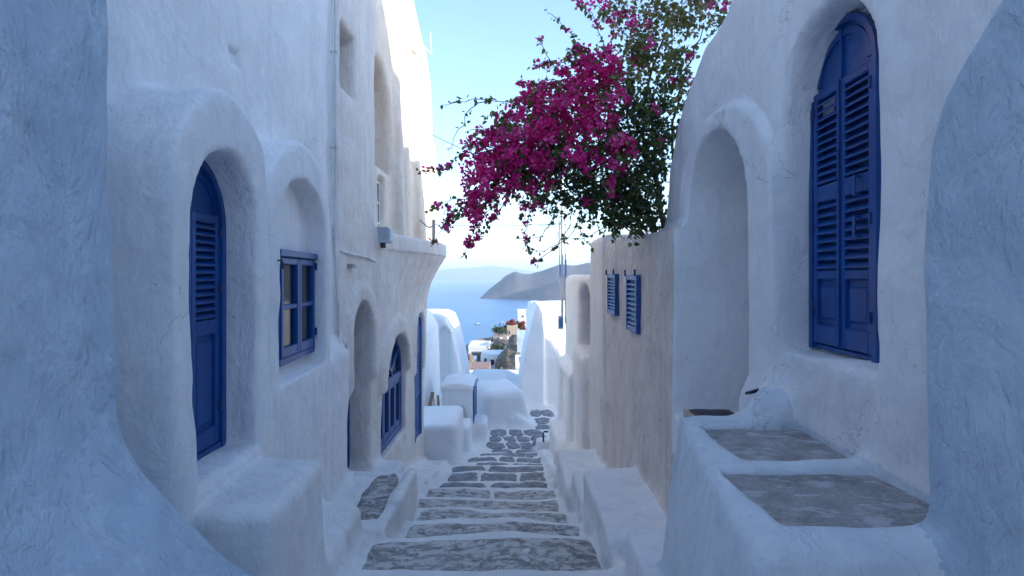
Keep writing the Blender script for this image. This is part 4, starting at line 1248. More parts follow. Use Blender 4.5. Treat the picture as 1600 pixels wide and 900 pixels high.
for z in (0.40, 0.22):
    mb = MB(); x_, y_, _ = FR.W(2.50, ts + .06, 0)
    mb.tube([(x_, y_, z - .04), (x_, y_, z + .04)], .007, 6); mb.fbox(FR, 2.49, 2.51, ts + .034, ts + .062, z - .045, z - .035); mb.fbox(FR, 2.49, 2.51, ts + .034, ts + .062, z + .035, z + .045)
    mb.build('pull_handle', 'blue_paint', df)

# tiny shutters on the rough house
R1 = T['R1']
for (a, b_, z0, z1, lab) in ((6.21, 6.72, -0.43, 0.028, 0), (5.13, 5.61, -0.52, 0.014, 1)):
    mb = MB(); w = .05
    mb.cham(FR1, a, a + w, -0.03, .045, z0, z1); mb.cham(FR1, b_ - w, b_, -0.03, .045, z0, z1)
    mb.cham(FR1, a + w, b_ - w, -0.03, .043, z0, z0 + .05); mb.cham(FR1, a + w, b_ - w, -0.03, .043, z1 - .05, z1)
    sh = mb.build('shutter', 'blue_paint', R1)
    slats(sh, FR1, a + w, b_ - w, 0.0, z0 + .06, z1 - .06, 9, 'pale_blue_paint', 0.04)
    bk = MB(); bk.fbox(FR1, a + w, b_ - w, -.02, -.002, z0 + .05, z1 - .05); bk.build('backing_board', 'deep_blue_paint', sh)
    for s in (a + .02, b_ - .02):
        q = MB(); x_, y_, _ = FR1.W(s, .055, 0); q.tube([(x_, y_, z1 - .01), (x_, y_, z1 + .05)], .01, 6); q.build('hinge', 'deep_blue_paint', sh)

# hut: door, tap
hut = T['hut']
mb = MB(); mb.box(-0.935, -0.895, 13.46, 13.52, -3.85, -2.63); mb.box(-0.935, -0.895, 14.42, 14.48, -3.85, -2.63); mb.box(-0.935, -0.897, 13.52, 14.42, -2.70, -2.63)
df = mb.build('door_frame', 'blue_paint', hut)
for i in range(6):
    mb = MB(); mb.box(-0.94, -0.905 + .002 * (i % 2), 13.522 + i * .15, 13.668 + i * .15, -3.84, -2.705); mb.build('plank', 'blue_paint', df)
mb = MB(); mb.box(-0.93, -0.86, 13.42, 14.52, -2.625, -2.60); mb.build('lintel', 'deep_blue_paint', hut)
mb = MB(); mb.tube([(-1.23, 13.51, -3.2), (-1.23, 13.36, -3.2), (-1.23, 13.33, -3.24)], .028, 8); mb.lathe((-1.23, 13.40, -3.19), [(.012, 0), (.012, .05), (.05, .055), (.05, .07), (.01, .075)], 8)
mb.build('tap', 'grey_metal', hut)
mb = MB(); mb.box(-1.40, -1.06, 13.28, 13.5, -3.47, -3.43); mb.build('basin_slab', 'grey_metal', hut)

# arched blue sliver of the cream house doorway, its window pole, meter box
mb = MB(); mb.fbox(FR2, 8.44, 9.82, -0.34, -0.31, -1.21, -0.42); mb.build('door_leaf', 'blue_paint', T['R2'])
# windows of the tall sunlit house
for (a, b_, z0, z1) in ((7.87, 8.23, 0.74, 1.36), (12.72, 13.03, 0.64, 1.43)):
    mb = MB(); w = .035
    mb.fbox(FC, a, a + w, -.12, -.06, z0, z1); mb.fbox(FC, b_ - w, b_, -.12, -.06, z0, z1); mb.fbox(FC, a + w, b_ - w, -.12, -.06, z0, z0 + w); mb.fbox(FC, a + w, b_ - w, -.12, -.06, z1 - w, z1)
    mb.fbox(FC, a + w, b_ - w, -.115, -.065, (z0 + z1) / 2 - .015, (z0 + z1) / 2 + .015)
    wf = mb.build('window_frame', 'white_plastic', T['C'])
    g = MB(); g.fbox(FC, a + w, b_ - w, -.10, -.095, z0 + w, z1 - w); g.build('pane', 'dark_glass', wf)

# ------------------------------------------------------------------ pipes, boxes, cables
pipe = thing('drainpipe', 'thin grey drainpipe running down the corner between the two left-hand houses', 'pipe', (-1.66, 5.33, 0.1))
mb = MB(); mb.tube([(-1.655, 5.33, 4.2), (-1.655, 5.33, 2.2), (-1.652, 5.33, 0.9), (-1.650, 5.33, 0.18)], 0.011, 8); mb.build('pipe', 'white_plastic', pipe)
for z in (0.35, 1.2, 2.1, 3.2):
    q = MB(); q.box(-1.70, -1.638, 5.315, 5.345, z, z + .012); q.build('bracket', 'pale_grey_metal', pipe)
mb = MB(); mb.tube([(-1.672, 5.285, 4.2), (-1.668, 5.285, 1.6), (-1.672, 5.285, 0.9), (-1.645, 5.30, 0.4), (-1.64, 5.31, -0.1), (-1.628, 5.34, -0.3), (-1.632, 5.35, -.60), (-1.63, 5.37, -.9)], 0.008, 6)
tagc = mb.build('conduit', 'white_plastic', None, label='thin white conduit running down beside the drainpipe to two small switch boxes', cat='conduit')
for (z0, z1, lab) in ((-.85, -.60, 'upper of the two slim grey switch boxes left of the arched blue doorway'), (-1.12, -.88, 'lower of the two slim grey switch boxes left of the arched blue doorway')):
    t_ = thing('switch_box', lab, 'switch box', (-1.63, 5.44, z0), 'slim switch boxes')
    q = MB(); q.cham(FL2, 5.40, 5.49, -.02, .05, z0, z1, .008); q.build('housing', 'white_plastic', t_)
    q = MB(); q.cham(FL2, 5.415, 5.475, .05, .062, z0 + .03, z1 - .05, .005); q.build('cover', 'grey_metal', t_)
mb = MB(); mb.tube([FL2.W(5.40, .02, .24), FL2.W(5.8, .025, .225), FL2.W(6.3, .025, .215), FL2.W(6.72, .03, .17)], .012, 6)
mb.build('cable', 'white_plastic', None, label='white cable running level across the wall above the arched blue doorway', cat='cable')
mb = MB(); mb.cham(FL2, 5.70, 5.83, -.02, .05, .085, .125, .006)
mb.build('vent_block', 'grey_metal', None, label='little grey block fixed to the wall above the arched blue doorway', cat='vent')
ub = thing('utility_box', 'pale blue metal utility box at the near end of the rounded balcony', 'utility box', FL2.W(6.78, .08, .38))
mb = MB(); mb.cham(FL2, 6.70, 6.92, .0, .17, .40, .585, .012); mb.build('housing', 'pale_grey_metal', ub)
mb = MB(); mb.cham(FL2, 6.72, 6.90, .17, .182, .42, .565, .006); mb.build('lid', 'pale_grey_metal', ub)
mb = MB(); mb.fbox(FL2, 6.74, 6.80, .03, .12, .34, .40); mb.build('cable_gland', 'dark_iron', ub)
ms = thing('metal_post', 'short grey metal post with a bracket arm on the far end of the balcony', 'post', (-1.42, 10.15, .5))
mb = MB(); mb.tube([(-1.40, 10.2, .45), (-1.40, 10.2, 1.02)], .03, 8); mb.build('post', 'grey_metal', ms)
mb = MB(); mb.tube([(-1.40, 10.2, .90), (-1.50, 10.2, .88), (-1.60, 10.22, .96), (-1.66, 10.3, 1.02)], .016, 6); mb.build('arm', 'grey_metal', ms)
lamp = thing('wall_lamp', 'small round white wall lamp high on the tall sunlit house', 'lamp', (-1.72, 9.85, 3.9))
mb = MB(); mb.lathe((-1.68, 9.85, 3.84), [(0.02, 0), (.07, .03), (.10, .10), (.09, .17), (.05, .21), (.01, .22)], 14); mb.build('shade', 'white_plastic', lamp, smooth=True)
mb = MB(); mb.tube([(-1.66, 9.9, 4.04), (-1.60, 10.1, 4.12), (-1.5, 10.6, 4.15), (-1.52, 10.6, 4.55)], .01, 5); mb.build('bracket', 'white_plastic', lamp)
# pole with its pipes at the corner of the cream house
pl = thing('utility_pole', 'slim white pole bundle rising at the far corner of the cream house', 'pole', (1.08, 12.3, -1.2))
for (dx, r, zt_, zb) in ((0, .028, 2.1, -1.1), (0.07, .016, 1.9, -1.0), (-0.06, .014, 1.2, -.2)):
    q = MB(); q.tube([(1.08 + dx, 12.25, zb), (1.08 + dx, 12.25, zt_)], r, 8); q.build('pipe', 'white_plastic', pl)
q = MB(); q.box(1.135, 1.165, 12.15, 12.20, .0, .36); q.build('blue_board', 'pale_blue_paint', pl)
q = MB(); q.box(1.015, 1.04, 12.15, 12.20, .0, .26); q.build('blue_board', 'pale_blue_paint', pl)
mt = thing('meter_box', 'small pale blue meter box low on the cream house corner, beside the pole', 'meter box', (1.02, 12.2, -1.15))
q = MB(); q.box(0.99, 1.09, 12.10, 12.2, -1.12, -.84); q.build('housing', 'pale_grey_metal', mt)
q = MB(); q.box(1.0, 1.08, 12.085, 12.10, -1.09, -.88); q.build('door', 'pale_blue_paint', mt)
def wire(a, b_, sag, label, r=.006):
    a, b_ = Vector(a), Vector(b_); n = 16
    pts = [a.lerp(b_, i / n) - Vector((0, 0, sag * 4 * (i / n) * (1 - i / n))) for i in range(n + 1)]
    q = MB(); q.tube(pts, r, 5); q.build('overhead_wire', 'dark_iron', None, label=label, cat='wire', group='wires over the alley')
wire((-1.80, 11.0, 2.87), (1.08, 12.25, 2.05), .12, 'upper dark wire crossing the sky from the tall sunlit house to the pole')
wire((-1.39, 10.2, .93), (1.08, 12.25, 1.15), .04, 'lower dark wire crossing the sky from the balcony post to the pole', .005)
# dark-topped step and board in the doorway, tap spout on the bank, planks in the recess
ds = thing('door_step', 'low stone step with a peeling black top inside the arched doorway on the right', 'step', (1.42, 3.72, -1.02))
mb = MB(); mb.cham(FW, 3.55, 3.98, 1.20, 1.52, -1.06, -.93); mb.build('step_block', 'cream_plaster', ds)
q = slab('black_coating', rough_rect(1.215, 1.51, 3.56, 3.97, 48, 16, .02), 'black_tar', ds, BVHTree.FromPolygons([(1.1, 3.4, -.93), (1.7, 3.4, -.93), (1.7, 4.4, -.93), (1.1, 4.4, -.93)], [(0, 1, 2, 3)]), -.8, .006)
bd = thing('loose_board', 'small black board leaning at the foot of the doorway surround', 'board', (1.36, 3.16, -.66))
mb = MB(); mb.hexa([(x, y, z - (y - 3.0) * .25 + (x - 1.25) * .3) for z in (-.625, -.61) for y in (3.02, 3.10) for x in (1.27, 1.37)]); mb.build('plank', 'black_tar', bd)
for i, (p0, p1, w, lab) in enumerate((((-1.78, 12.1, -2.90), (-1.70, 12.2, -2.48), .035, 'weathered plank standing upright in the dark recess behind the large white block'),
                                      ((-1.62, 12.05, -2.90), (-1.72, 12.25, -2.50), .03, 'pale plank leaning across the recess behind the large white block'),
                                      ((-1.55, 12.1, -2.90), (-1.59, 12.2, -2.55), .025, 'short brown plank at the right of the recess behind the large white block'))):
    d = Vector(p1) - Vector(p0); u = Vector((w, 0, 0)); v = Vector((0, .012, 0))
    q = MB(); q.hexa([Vector(b0) + e * u + g * v for b0 in (p0, p1) for g in (-1, 1) for e in (-1, 1)])
    q.build('plank', 'wood' if i != 1 else 'cream_plaster', None, label=lab, cat='plank', group='planks in the recess')
bb = MB(); bb.box(-2.02, -1.5, 12.0, 12.3, -4.3, -2.86); bb.build('recess_ledge', 'rock', None, label='dark rubble ledge in the recess behind the large white block', cat='ledge')
mb = MB(); mb.tube([(0.70, 11.0, -3.0), (0.62, 11.0, -3.0), (0.60, 11.0, -3.05), (0.61, 11.0, -3.2)], .017, 8)
mb.build('spout', 'dark_iron', None, label='small dark iron water spout on the white bank right of the lower steps', cat='spout')

# ================================================================== the hillside village, built where it stands
def pbox(mb, px0, px1, py0, py1, Y, depth):
    """box whose front face fills the given patch of the view at distance Y"""
    a, b_ = PX(px0, py1, Y), PX(px1, py0, Y)
    mb.box(a.x, b_.x, Y, Y + depth, a.z, b_.z); return a, b_
def far_house(label, px0, px1, py0, py1, Y, depth, mat='smooth_whitewash', wins=(), parapet=True, foot=4.0, name='village_house', roofmat=None, group='houses of the hillside village'):
    a, b_ = PX(px0, py1, Y), PX(px1, py0, Y)
    t = thing(name, label, 'house', ((a.x + b_.x) / 2, Y + depth / 2, a.z - foot), group)
    mb = MB(); mb.box(a.x, b_.x, Y, Y + depth, a.z - foot, b_.z); mb.build('wall', mat, t)
    if parapet:
        q = MB(); w = .22; h = .38
        q.box(a.x - .03, b_.x + .03, Y - .03, Y + w, b_.z, b_.z + h); q.box(a.x - .03, a.x + w, Y + w, Y + depth, b_.z, b_.z + h)
        q.box(b_.x - w, b_.x + .03, Y + w, Y + depth, b_.z, b_.z + h); q.box(a.x + w, b_.x - w, Y + depth - w, Y + depth + .02, b_.z, b_.z + h)
        q.build('parapet', mat, t)
    if roofmat:
        q = MB(); q.box(a.x - .1, b_.x + .1, Y - .1, Y + depth + .1, b_.z, b_.z + .12); q.build('roof', roofmat, t)
    for (wx0, wx1, wy0, wy1) in wins:
        c, d = PX(wx0, wy1, Y), PX(wx1, wy0, Y)
        q = MB(); f = .05
        q.box(c.x - f, c.x, Y - .06, Y + .02, c.z, d.z); q.box(d.x, d.x + f, Y - .06, Y + .02, c.z, d.z)
        q.box(c.x - f, d.x + f, Y - .06, Y + .02, d.z, d.z + f); q.box(c.x - f, d.x + f, Y - .08, Y + .02, c.z - f, c.z)
        wf = q.build('window', 'pale_grey_metal', t)
        q = MB(); q.box(c.x, d.x, Y - .02, Y - .01, c.z, d.z); q.build('pane', 'dark_glass', wf)
    return t
far_house('small white house with two dark windows and a notched roof edge on the hillside', 751, 786, 555, 592, 60, 4.5, wins=((757, 760, 560, 566), (767, 772, 562, 570)), parapet=False)
h_ = [o for o in COL.objects if o.name.startswith('village_house') and o.parent is None][-1]
for i in range(7):
    a = PX(752 + i * 5, 552 + i * .4, 60)
    q = MB(); q.box(a.x, a.x + .22, 59.97, 60.25, PX(0, 555.5, 60).z, a.z); q.build('merlon', 'smooth_whitewash', h_)
far_house('long white terrace wall building at the seaward edge of the village', 732, 764, 545, 562, 74, 6)
far_house('flat pink-plastered terrace stepping down toward the sea', 743, 790, 536, 545, 86, 7, 'pink_plaster', parapet=False, foot=3)
far_house('taller pink-plastered building with a dark canopy above the flat pink terrace', 770, 790, 526, 537, 90, 6, 'pink_plaster', parapet=False, foot=3)
q = MB(); a = PX(757, 533, 86); q.box(a.x, PX(771, 0, 86).x, 85.6, 88, PX(0, 534, 86).z, PX(0, 530, 86).z); q.build('dark_canopy', 'dark_iron', None, label='dark flat canopy on the pink terrace by the sea', cat='canopy')
far_house('cream plastered house below the red-flowering trees', 792, 809, 509, 535, 94, 6, 'cream_plaster', wins=((795, 797, 517, 522),), parapet=False, foot=4)
far_house('white box house at the top of the village beside the vaulted house', 809, 832, 490, 506, 104, 8, wins=((816, 818, 493, 495.5),), foot=3)
far_house('pale blue-white house wall half hidden behind the tall vaulted house', 808, 830, 523, 562, 57, 5, 'shade_blue_whitewash', parapet=False)
far_house('small white house low on the slope with one dark window', 806, 822, 575, 595, 40, 4, wins=((809, 812, 577, 582),))
far_house('low terracotta-topped white house at the near edge of the village', 735, 764, 575, 590, 48, 3.5, 'terracotta', parapet=False)
far_house('white house with one square window between the rock outcrop and the pale wall', 789, 803, 552, 566, 62, 3, wins=((794, 797, 556, 560),))
far_house('small white house under the dark canopy of the pink terrace', 757, 772, 545, 552, 78, 4, wins=((762, 764, 547, 549.5),))
far_house('narrow white house at the foot of the cream hillside house', 781, 794, 533, 543, 88, 4, wins=((786, 788, 536, 539),))
far_house('white house at the low seaward corner with one small window', 724, 741, 570, 588, 58, 4, wins=((730, 733, 575, 579),))
far_house('white cube house half way between the cream house and the seaward trees', 776, 789, 521, 529, 98, 4, wins=((781, 783, 523, 526),))
sw = thing('stone_wall', 'grey dry-stone wall block between the white hillside houses', 'wall', PX(744, 572, 66), None)
for r_ in range(6):
    for c_ in range(5):
        a, b_ = PX(736.5 + c_ * 3.0 + (r_ % 2) * .8, 570 - r_ * 2.9 + 1, 66), PX(739.2 + c_ * 3.0 + (r_ % 2) * .8, 567.4 - r_ * 2.9 + 1, 66)
        q = MB(); q.box(a.x, b_.x, 66 - random.uniform(0, .08), 66.5, a.z, b_.z); q.build('stone', 'rock', sw)
q = MB(); pbox(q, 736, 752, 552, 573, 66.12, 1.5); q.build('wall_core', 'rock', sw)

def rock_mass(label, px, py, Y, rx, ry, rz, seed):
    n1, n2 = 22, 14; V = []; c = PX(px, py, Y)
    for j in range(n2):
        th = math.pi * j / (n2 - 1)
        for i in range(n1):
            ph = 2 * math.pi * i / n1
            V.append((math.sin(th) * math.cos(ph), math.sin(th) * math.sin(ph), math.cos(th)))
    V = np.array(V); n_ = vnoise(V + 5, 0.55, seed) * .22 + vnoise(V + 5, 0.25, seed + 1) * .12 
    V = V * (1 + n_[:, None]) * np.array([rx, ry, rz]) + np.array(c)
    Qd = [(j * n1 + i, (j + 1) * n1 + i, (j + 1) * n1 + (i + 1) % n1, j * n1 + (i + 1) % n1) for j in range(n2 - 1) for i in range(n1)]
    mesh_obj('rock_outcrop', V, Qd, 'rock', None, smooth=False, label=label, cat='rock', group='rock outcrops of the hillside')
rock_mass('large grey rock outcrop right of the white house with the notched roof', 799, 572, 58, 1.5, 1.6, 2.2, 41)
rock_mass('dark brown hollowed outcrop above the notched-roof white house', 799, 545, 70, 2.3, 2.0, 1.2, 44)
rock_mass('rounded brown rock under the cream hillside house', 806, 548, 64, 1.3, 1.5, 1.6, 47)
rock_mass('brown rock face at the seaward foot of the village', 729, 585, 55, .8, 1.6, 2.0, 49)

# ------------------------------------------------------------------ leaves
LEAF = np.array([(0, 0, 0), (0.30, 0.36, 0.10), (0.62, 0.30, 0.09), (1.0, 0, -0.06), (0.62, -0.30, 0.09), (0.30, -0.36, 0.10), (0.45, 0, 0.0)])
LEAF_Q = [(0, 6, 1), (1, 6, 2), (2, 6, 3), (3, 6, 4), (4, 6, 5), (5, 6, 0)]
BRACT = np.array([(0, 0, 0), (0.28, 0.40, 0.16), (0.75, 0.34, 0.26), (1.0, 0.0, 0.18), (0.75, -0.34, 0.26), (0.28, -0.40, 0.16), (0.5, 0, 0.05)])
def scatter_mesh(name, P, D, Nn, size, tmpl, tone, mat, parent, kind='stuff', label=None, fold=1.0):
    """P positions, D leaf directions, Nn approximate normals, size, tone 0..1 per leaf"""
    D = D / np.linalg.norm(D, axis=1)[:, None]
    B = np.cross(Nn, D); B /= np.maximum(np.linalg.norm(B, axis=1), 1e-6)[:, None]
    C = np.cross(D, B)
    n = len(P); m_ = len(tmpl)
    V = P[:, None, :] + size[:, None, None] * (tmpl[None, :, 0, None] * D[:, None, :] + tmpl[None, :, 1, None] * B[:, None, :] + fold * tmpl[None, :, 2, None] * C[:, None, :])
    T_ = np.array(LEAF_Q)[None] + (np.arange(n) * m_)[:, None, None]
    o = fast_mesh(name, V.reshape(-1, 3), T_.reshape(-1, 3), None, mat, parent, kind=kind, label=label)
    at = o.data.attributes.new('tone', 'FLOAT', 'POINT')
    at.data.foreach_set('value', np.repeat(tone, m_).astype(np.float32))
    return o
def unit(n):
    v = RNG.normal(size=(n, 3)); return v / np.linalg.norm(v, axis=1)[:, None]

# ------------------------------------------------------------------ the bougainvillea
bo = thing('bougainvillea', 'huge magenta bougainvillea spilling over the wall top above the steps', 'plant', (1.38, 5.0, 0.38))
Yb = 4.95
def p3(px, py, dY=0.0): return PX(px, py, Yb + dY)
# trunks and boughs
def bough(pts, r0, r1, name='branch', mat='bark', par=bo, jitter=0.02):
    P_ = [p3(*p) if len(p) == 3 else p3(p[0], p[1]) for p in pts]
    out = []
    for i in range(len(P_) - 1):
        for k in range(4):
            u = k / 4
            a, b_, c, d = P_[max(0, i - 1)], P_[i], P_[i + 1], P_[min(len(P_) - 1, i + 2)]
            q = 0.5 * ((2 * b_) + (c - a) * u + (2 * a - 5 * b_ + 4 * c - d) * u * u + (3 * b_ - a - 3 * c + d) * u ** 3)
            out.append(q + Vector((random.uniform(-1, 1), random.uniform(-1, 1), random.uniform(-1, 1))) * jitter * (1 if i + k else 0))
    out.append(P_[-1])
    q = MB(); q.tube(out, r0, 6, r1); q.build(name, mat, par, smooth=True)
    return out
bough([(1038, 362, 0), (1034, 330, .05), (1028, 290, .1), (1010, 240, .1), (1005, 180, .1), (1020, 110, .1), (1040, 50, 0)], .030, .008, 'trunk', jitter=.012)
bough([(1022, 366, .1), (1010, 330, .1), (985, 290, .1), (950, 250, 0), (900, 220, -.1), (840, 215, -.2)], .026, .007, 'trunk', jitter=.012)
bough([(1005, 368, .2), (990, 330, .2), (955, 300, .1), (910, 280, 0), (860, 270, -.1)], .018, .005, 'trunk')
bough([(1044, 358, .1), (1060, 300, .15), (1050, 230, .05), (1060, 150, -.1), (1080, 90, -.2), (1100, 40, -.2)], .018, .004, 'trunk')
bough([(1000, 200, .1), (960, 150, 0), (920, 110, -.1), (890, 90, -.1)], .014, .004)
bough([(1010, 240, .1), (960, 200, 0), (900, 170, -.1), (850, 160, -.2)], .014, .004)
bough([(985, 300, .1), (975, 335, 0), (968, 360, -.1), (975, 375, -.1)], .008, .003, 'branch')
for i in range(9):
    x = 958 + i * 9 + random.uniform(-4, 4)
    bough([(1000 + i * 4, 372, .12), (x, 340 + random.uniform(-10, 10), .1), (x - 12, 300, .05), (x - 20 + random.uniform(-20, 20), 250, 0)], .007, .003, 'branch')
# masses: (px, py, rx, ry, depth offset, depth radius, leaves, flower clusters, light painted into leaf tone)
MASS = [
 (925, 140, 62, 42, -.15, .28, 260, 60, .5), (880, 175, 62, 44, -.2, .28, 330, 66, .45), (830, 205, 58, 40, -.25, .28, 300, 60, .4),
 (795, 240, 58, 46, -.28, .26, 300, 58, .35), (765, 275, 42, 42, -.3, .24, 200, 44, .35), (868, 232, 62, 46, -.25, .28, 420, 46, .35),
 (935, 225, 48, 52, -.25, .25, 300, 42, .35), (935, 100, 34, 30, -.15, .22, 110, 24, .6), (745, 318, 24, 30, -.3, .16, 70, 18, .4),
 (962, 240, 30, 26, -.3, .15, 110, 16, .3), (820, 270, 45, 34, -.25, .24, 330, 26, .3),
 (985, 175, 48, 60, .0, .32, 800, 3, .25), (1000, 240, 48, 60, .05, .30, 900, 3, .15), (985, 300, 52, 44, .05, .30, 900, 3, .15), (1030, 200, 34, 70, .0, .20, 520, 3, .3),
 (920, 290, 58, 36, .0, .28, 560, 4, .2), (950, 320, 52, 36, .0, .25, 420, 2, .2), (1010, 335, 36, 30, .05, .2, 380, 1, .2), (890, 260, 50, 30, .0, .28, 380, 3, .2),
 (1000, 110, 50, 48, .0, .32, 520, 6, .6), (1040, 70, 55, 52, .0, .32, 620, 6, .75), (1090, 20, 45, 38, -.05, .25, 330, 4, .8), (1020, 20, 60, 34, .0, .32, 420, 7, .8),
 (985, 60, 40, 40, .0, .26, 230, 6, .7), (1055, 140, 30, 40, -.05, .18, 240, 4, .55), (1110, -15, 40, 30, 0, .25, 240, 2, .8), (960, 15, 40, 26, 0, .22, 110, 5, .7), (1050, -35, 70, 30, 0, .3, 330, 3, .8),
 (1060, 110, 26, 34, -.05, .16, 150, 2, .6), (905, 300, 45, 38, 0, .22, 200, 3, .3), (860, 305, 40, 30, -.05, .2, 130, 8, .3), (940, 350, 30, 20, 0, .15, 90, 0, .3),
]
LP, LT, FP, FT = [], [], [], []
for (px, py, rx, ry, dY, rY, nl, nf, lt) in MASS:
    nl = int(nl * (1.35 if lt < .45 else 1.1))
    nsp = max(6, nl // 13)
    v = unit(nsp) * (RNG.random((nsp, 1)) ** 0.42)
    for k in range(nsp):
        c = p3(px + v[k, 0] * rx, py + v[k, 2] * ry, dY + v[k, 1] * rY)
        m_ = max(3, int(nl / nsp * RNG.uniform(.5, 1.5)))
        # a short sprig: leaves strung along a twig
        d = Vector(unit(1)[0]) + Vector((-.3, -.2, .1)); d.normalize(); L = RNG.uniform(.08, .22)
        for q in range(m_):
            LP.append(tuple(c + d * (L * (q / m_ - .5)) + Vector(unit(1)[0]) * .028))
            LT.append(np.clip(lt * .85 + RNG.normal() * .16 + .1 * (v[k, 2] < 0), 0, 1))  # painted light: paler tone for sunlit masses and upper sprigs
    nf = int(nf * 1.08) if nf > 8 else nf // 2
    nl = nl
    v = unit(nf) * (RNG.random((nf, 1)) ** 0.30)
    for k in range(nf):
        yy = v[k, 1] * rY
        c = p3(px + v[k, 0] * rx, py + v[k, 2] * ry, dY - .06 + (yy if yy < 0 else yy * .4))
        tone = np.clip(.5 + RNG.normal() * .25, 0, 1); rc = RNG.uniform(.03, .062)
        for q in range(int(RNG.integers(12, 26))):
            FP.append(tuple(c + Vector(unit(1)[0]) * rc * RNG.random() ** .4)); FT.append(np.clip(tone + RNG.normal() * .15, 0, 1))
# long shoots with leaves, some tipped with flowers
SHOOTS = [  # points, leaf spacing(px), flowering weight (0..1), leaf size
 ([(870, 185, -.2), (830, 160, -.25), (790, 158, -.3), (740, 156, -.3), (690, 164, -.3)], 7, 0, .7),
 ([(770, 153, -.3), (740, 165, -.3), (725, 190, -.3), (712, 212, -.3), (700, 238, -.3)], 16, 0, .4),
 ([(800, 235, -.3), (760, 228, -.35), (725, 238, -.35), (700, 258, -.35), (680, 264, -.35), (655, 268, -.35)], 5, .15, .9),
 ([(780, 290, -.3), (745, 300, -.3), (722, 318, -.35), (705, 338, -.35), (692, 356, -.35)], 6, .55, .9),
 ([(775, 300, -.3), (752, 330, -.3), (742, 355, -.3), (730, 385, -.3), (725, 402, -.3)], 6, .7, .8),
 ([(800, 300, -.3), (778, 330, -.25), (765, 350, -.25), (748, 372, -.25)], 6, .8, .8),
 ([(850, 300, -.2), (828, 330, -.2), (822, 362, -.2), (830, 398, -.2)], 7, .5, .8),
 ([(880, 300, -.1), (850, 320, -.1), (818, 318, -.1), (805, 300, -.1)], 7, .5, .7),
 ([(940, 160, -.1), (915, 100, -.15), (890, 50, -.2), (855, 20, -.2)], 7, .12, .9),
 ([(960, 120, -.1), (940, 60, -.1), (925, 20, -.1), (895, -5, -.1)], 7, .35, .9),
 ([(900, 130, -.2), (870, 98, -.2), (850, 98, -.2), (832, 103, -.2)], 7, .2, .8),
 ([(860, 160, -.2), (830, 135, -.2), (812, 128, -.2)], 7, .9, .7),
 ([(880, 120, -.2), (858, 92, -.2), (845, 60, -.2)], 9, .1, .7),
 ([(1000, 70, 0), (975, 20, 0), (950, -20, 0)], 6, .2, .9), ([(985, 60, 0), (950, 28, 0), (935, 10, 0), (905, 8, 0)], 6, .4, .9),
 ([(1060, 150, -.1), (1080, 135, -.2), (1100, 125, -.25), (1114, 118, -.3)], 6, 0, .8), ([(1060, 190, -.1), (1075, 205, -.2), (1070, 215, -.2)], 7, .1, .8),
 ([(1085, 70, -.1), (1105, 60, -.2), (1125, 40, -.25), (1135, 10, -.25)], 6, .05, .8),
 ([(930, 320, 0), (905, 350, 0), (915, 375, 0), (925, 385, 0)], 8, 0, .8), ([(960, 330, 0), (935, 362, 0), (905, 372, 0), (880, 372, 0)], 13, 0, .6),
 ([(900, 310, 0), (890, 350, 0), (870, 385, -.1), (840, 406, -.1), (828, 405, -.1)], 13, .08, .6),
 ([(880, 300, 0), (860, 345, 0), (845, 370, 0), (800, 374, -.1)], 18, .0, .5), ([(910, 320, 0), (895, 365, 0), (850, 392, -.1), (815, 380, -.1)], 20, .0, .5),
 ([(925, 300, 0), (930, 340, 0), (945, 370, 0)], 9, 0, .8), ([(975, 330, -.05), (968, 355, -.1), (962, 378, -.1)], 5, 0, .9), ([(1000, 350, 0), (985, 366, -.05), (990, 380, -.1)], 6, 0, .9),
]
for i in range(46):      # short flowering sprays breaking the outline
    px, py, rx, ry, dY, rY, nl, nf, lt = MASS[int(RNG.integers(0, 11))]
    an = random.uniform(1.2, 4.4) if i % 3 else random.uniform(4.4, 5.6)
    ex, ey = px + rx * math.cos(an) * .9, py + ry * math.sin(an) * .9
    L = random.uniform(25, 60); dx, dy = math.cos(an) * .7 - .35, math.sin(an) * .6 + .35
    SHOOTS.append(([(px, py, dY), (ex, ey, dY - .05), (ex + dx * L * .6, ey + dy * L * .5, dY - .1), (ex + dx * L, ey + dy * L + 8, dY - .12)], 8, random.choice((.2, .5, .9)), .8))
for (pts, sp, fw, ls) in SHOOTS:
    path = bough(pts, .0045, .0022, 'branch', 'twig', jitter=.012)
    tot = sum((path[i + 1] - path[i]).length for i in range(len(path) - 1)); nstep = int(tot / (sp * Yb / F)) + 1
    for s_ in range(nstep * 2):
        u = min(len(path) - 1.001, random.random() * (len(path) - 1)); i = int(u); c = path[i].lerp(path[i + 1], u - i)
        LP.append(tuple(c + Vector(unit(1)[0]) * .022)); LT.append(np.clip(.5 + RNG.normal() * .2, 0, 1))
    nfc = int(fw * nstep * .45) + (1 if fw > 0 else 0)
    for s_ in range(nfc):
        u = (len(path) - 1.001) * (1 - random.random() ** 1.3 * .8); i = int(u); c = path[i].lerp(path[i + 1], u - i)
        tone = np.clip(.5 + RNG.normal() * .2, 0, 1)
        for q in range(int(RNG.integers(8, 18))):
            FP.append(tuple(c + Vector(unit(1)[0]) * .036 * RNG.random() ** .4)); FT.append(np.clip(tone + RNG.normal() * .15, 0, 1))
LP = np.array(LP); FP = np.array(FP); LT = np.array(LT); FT = np.array(FT)
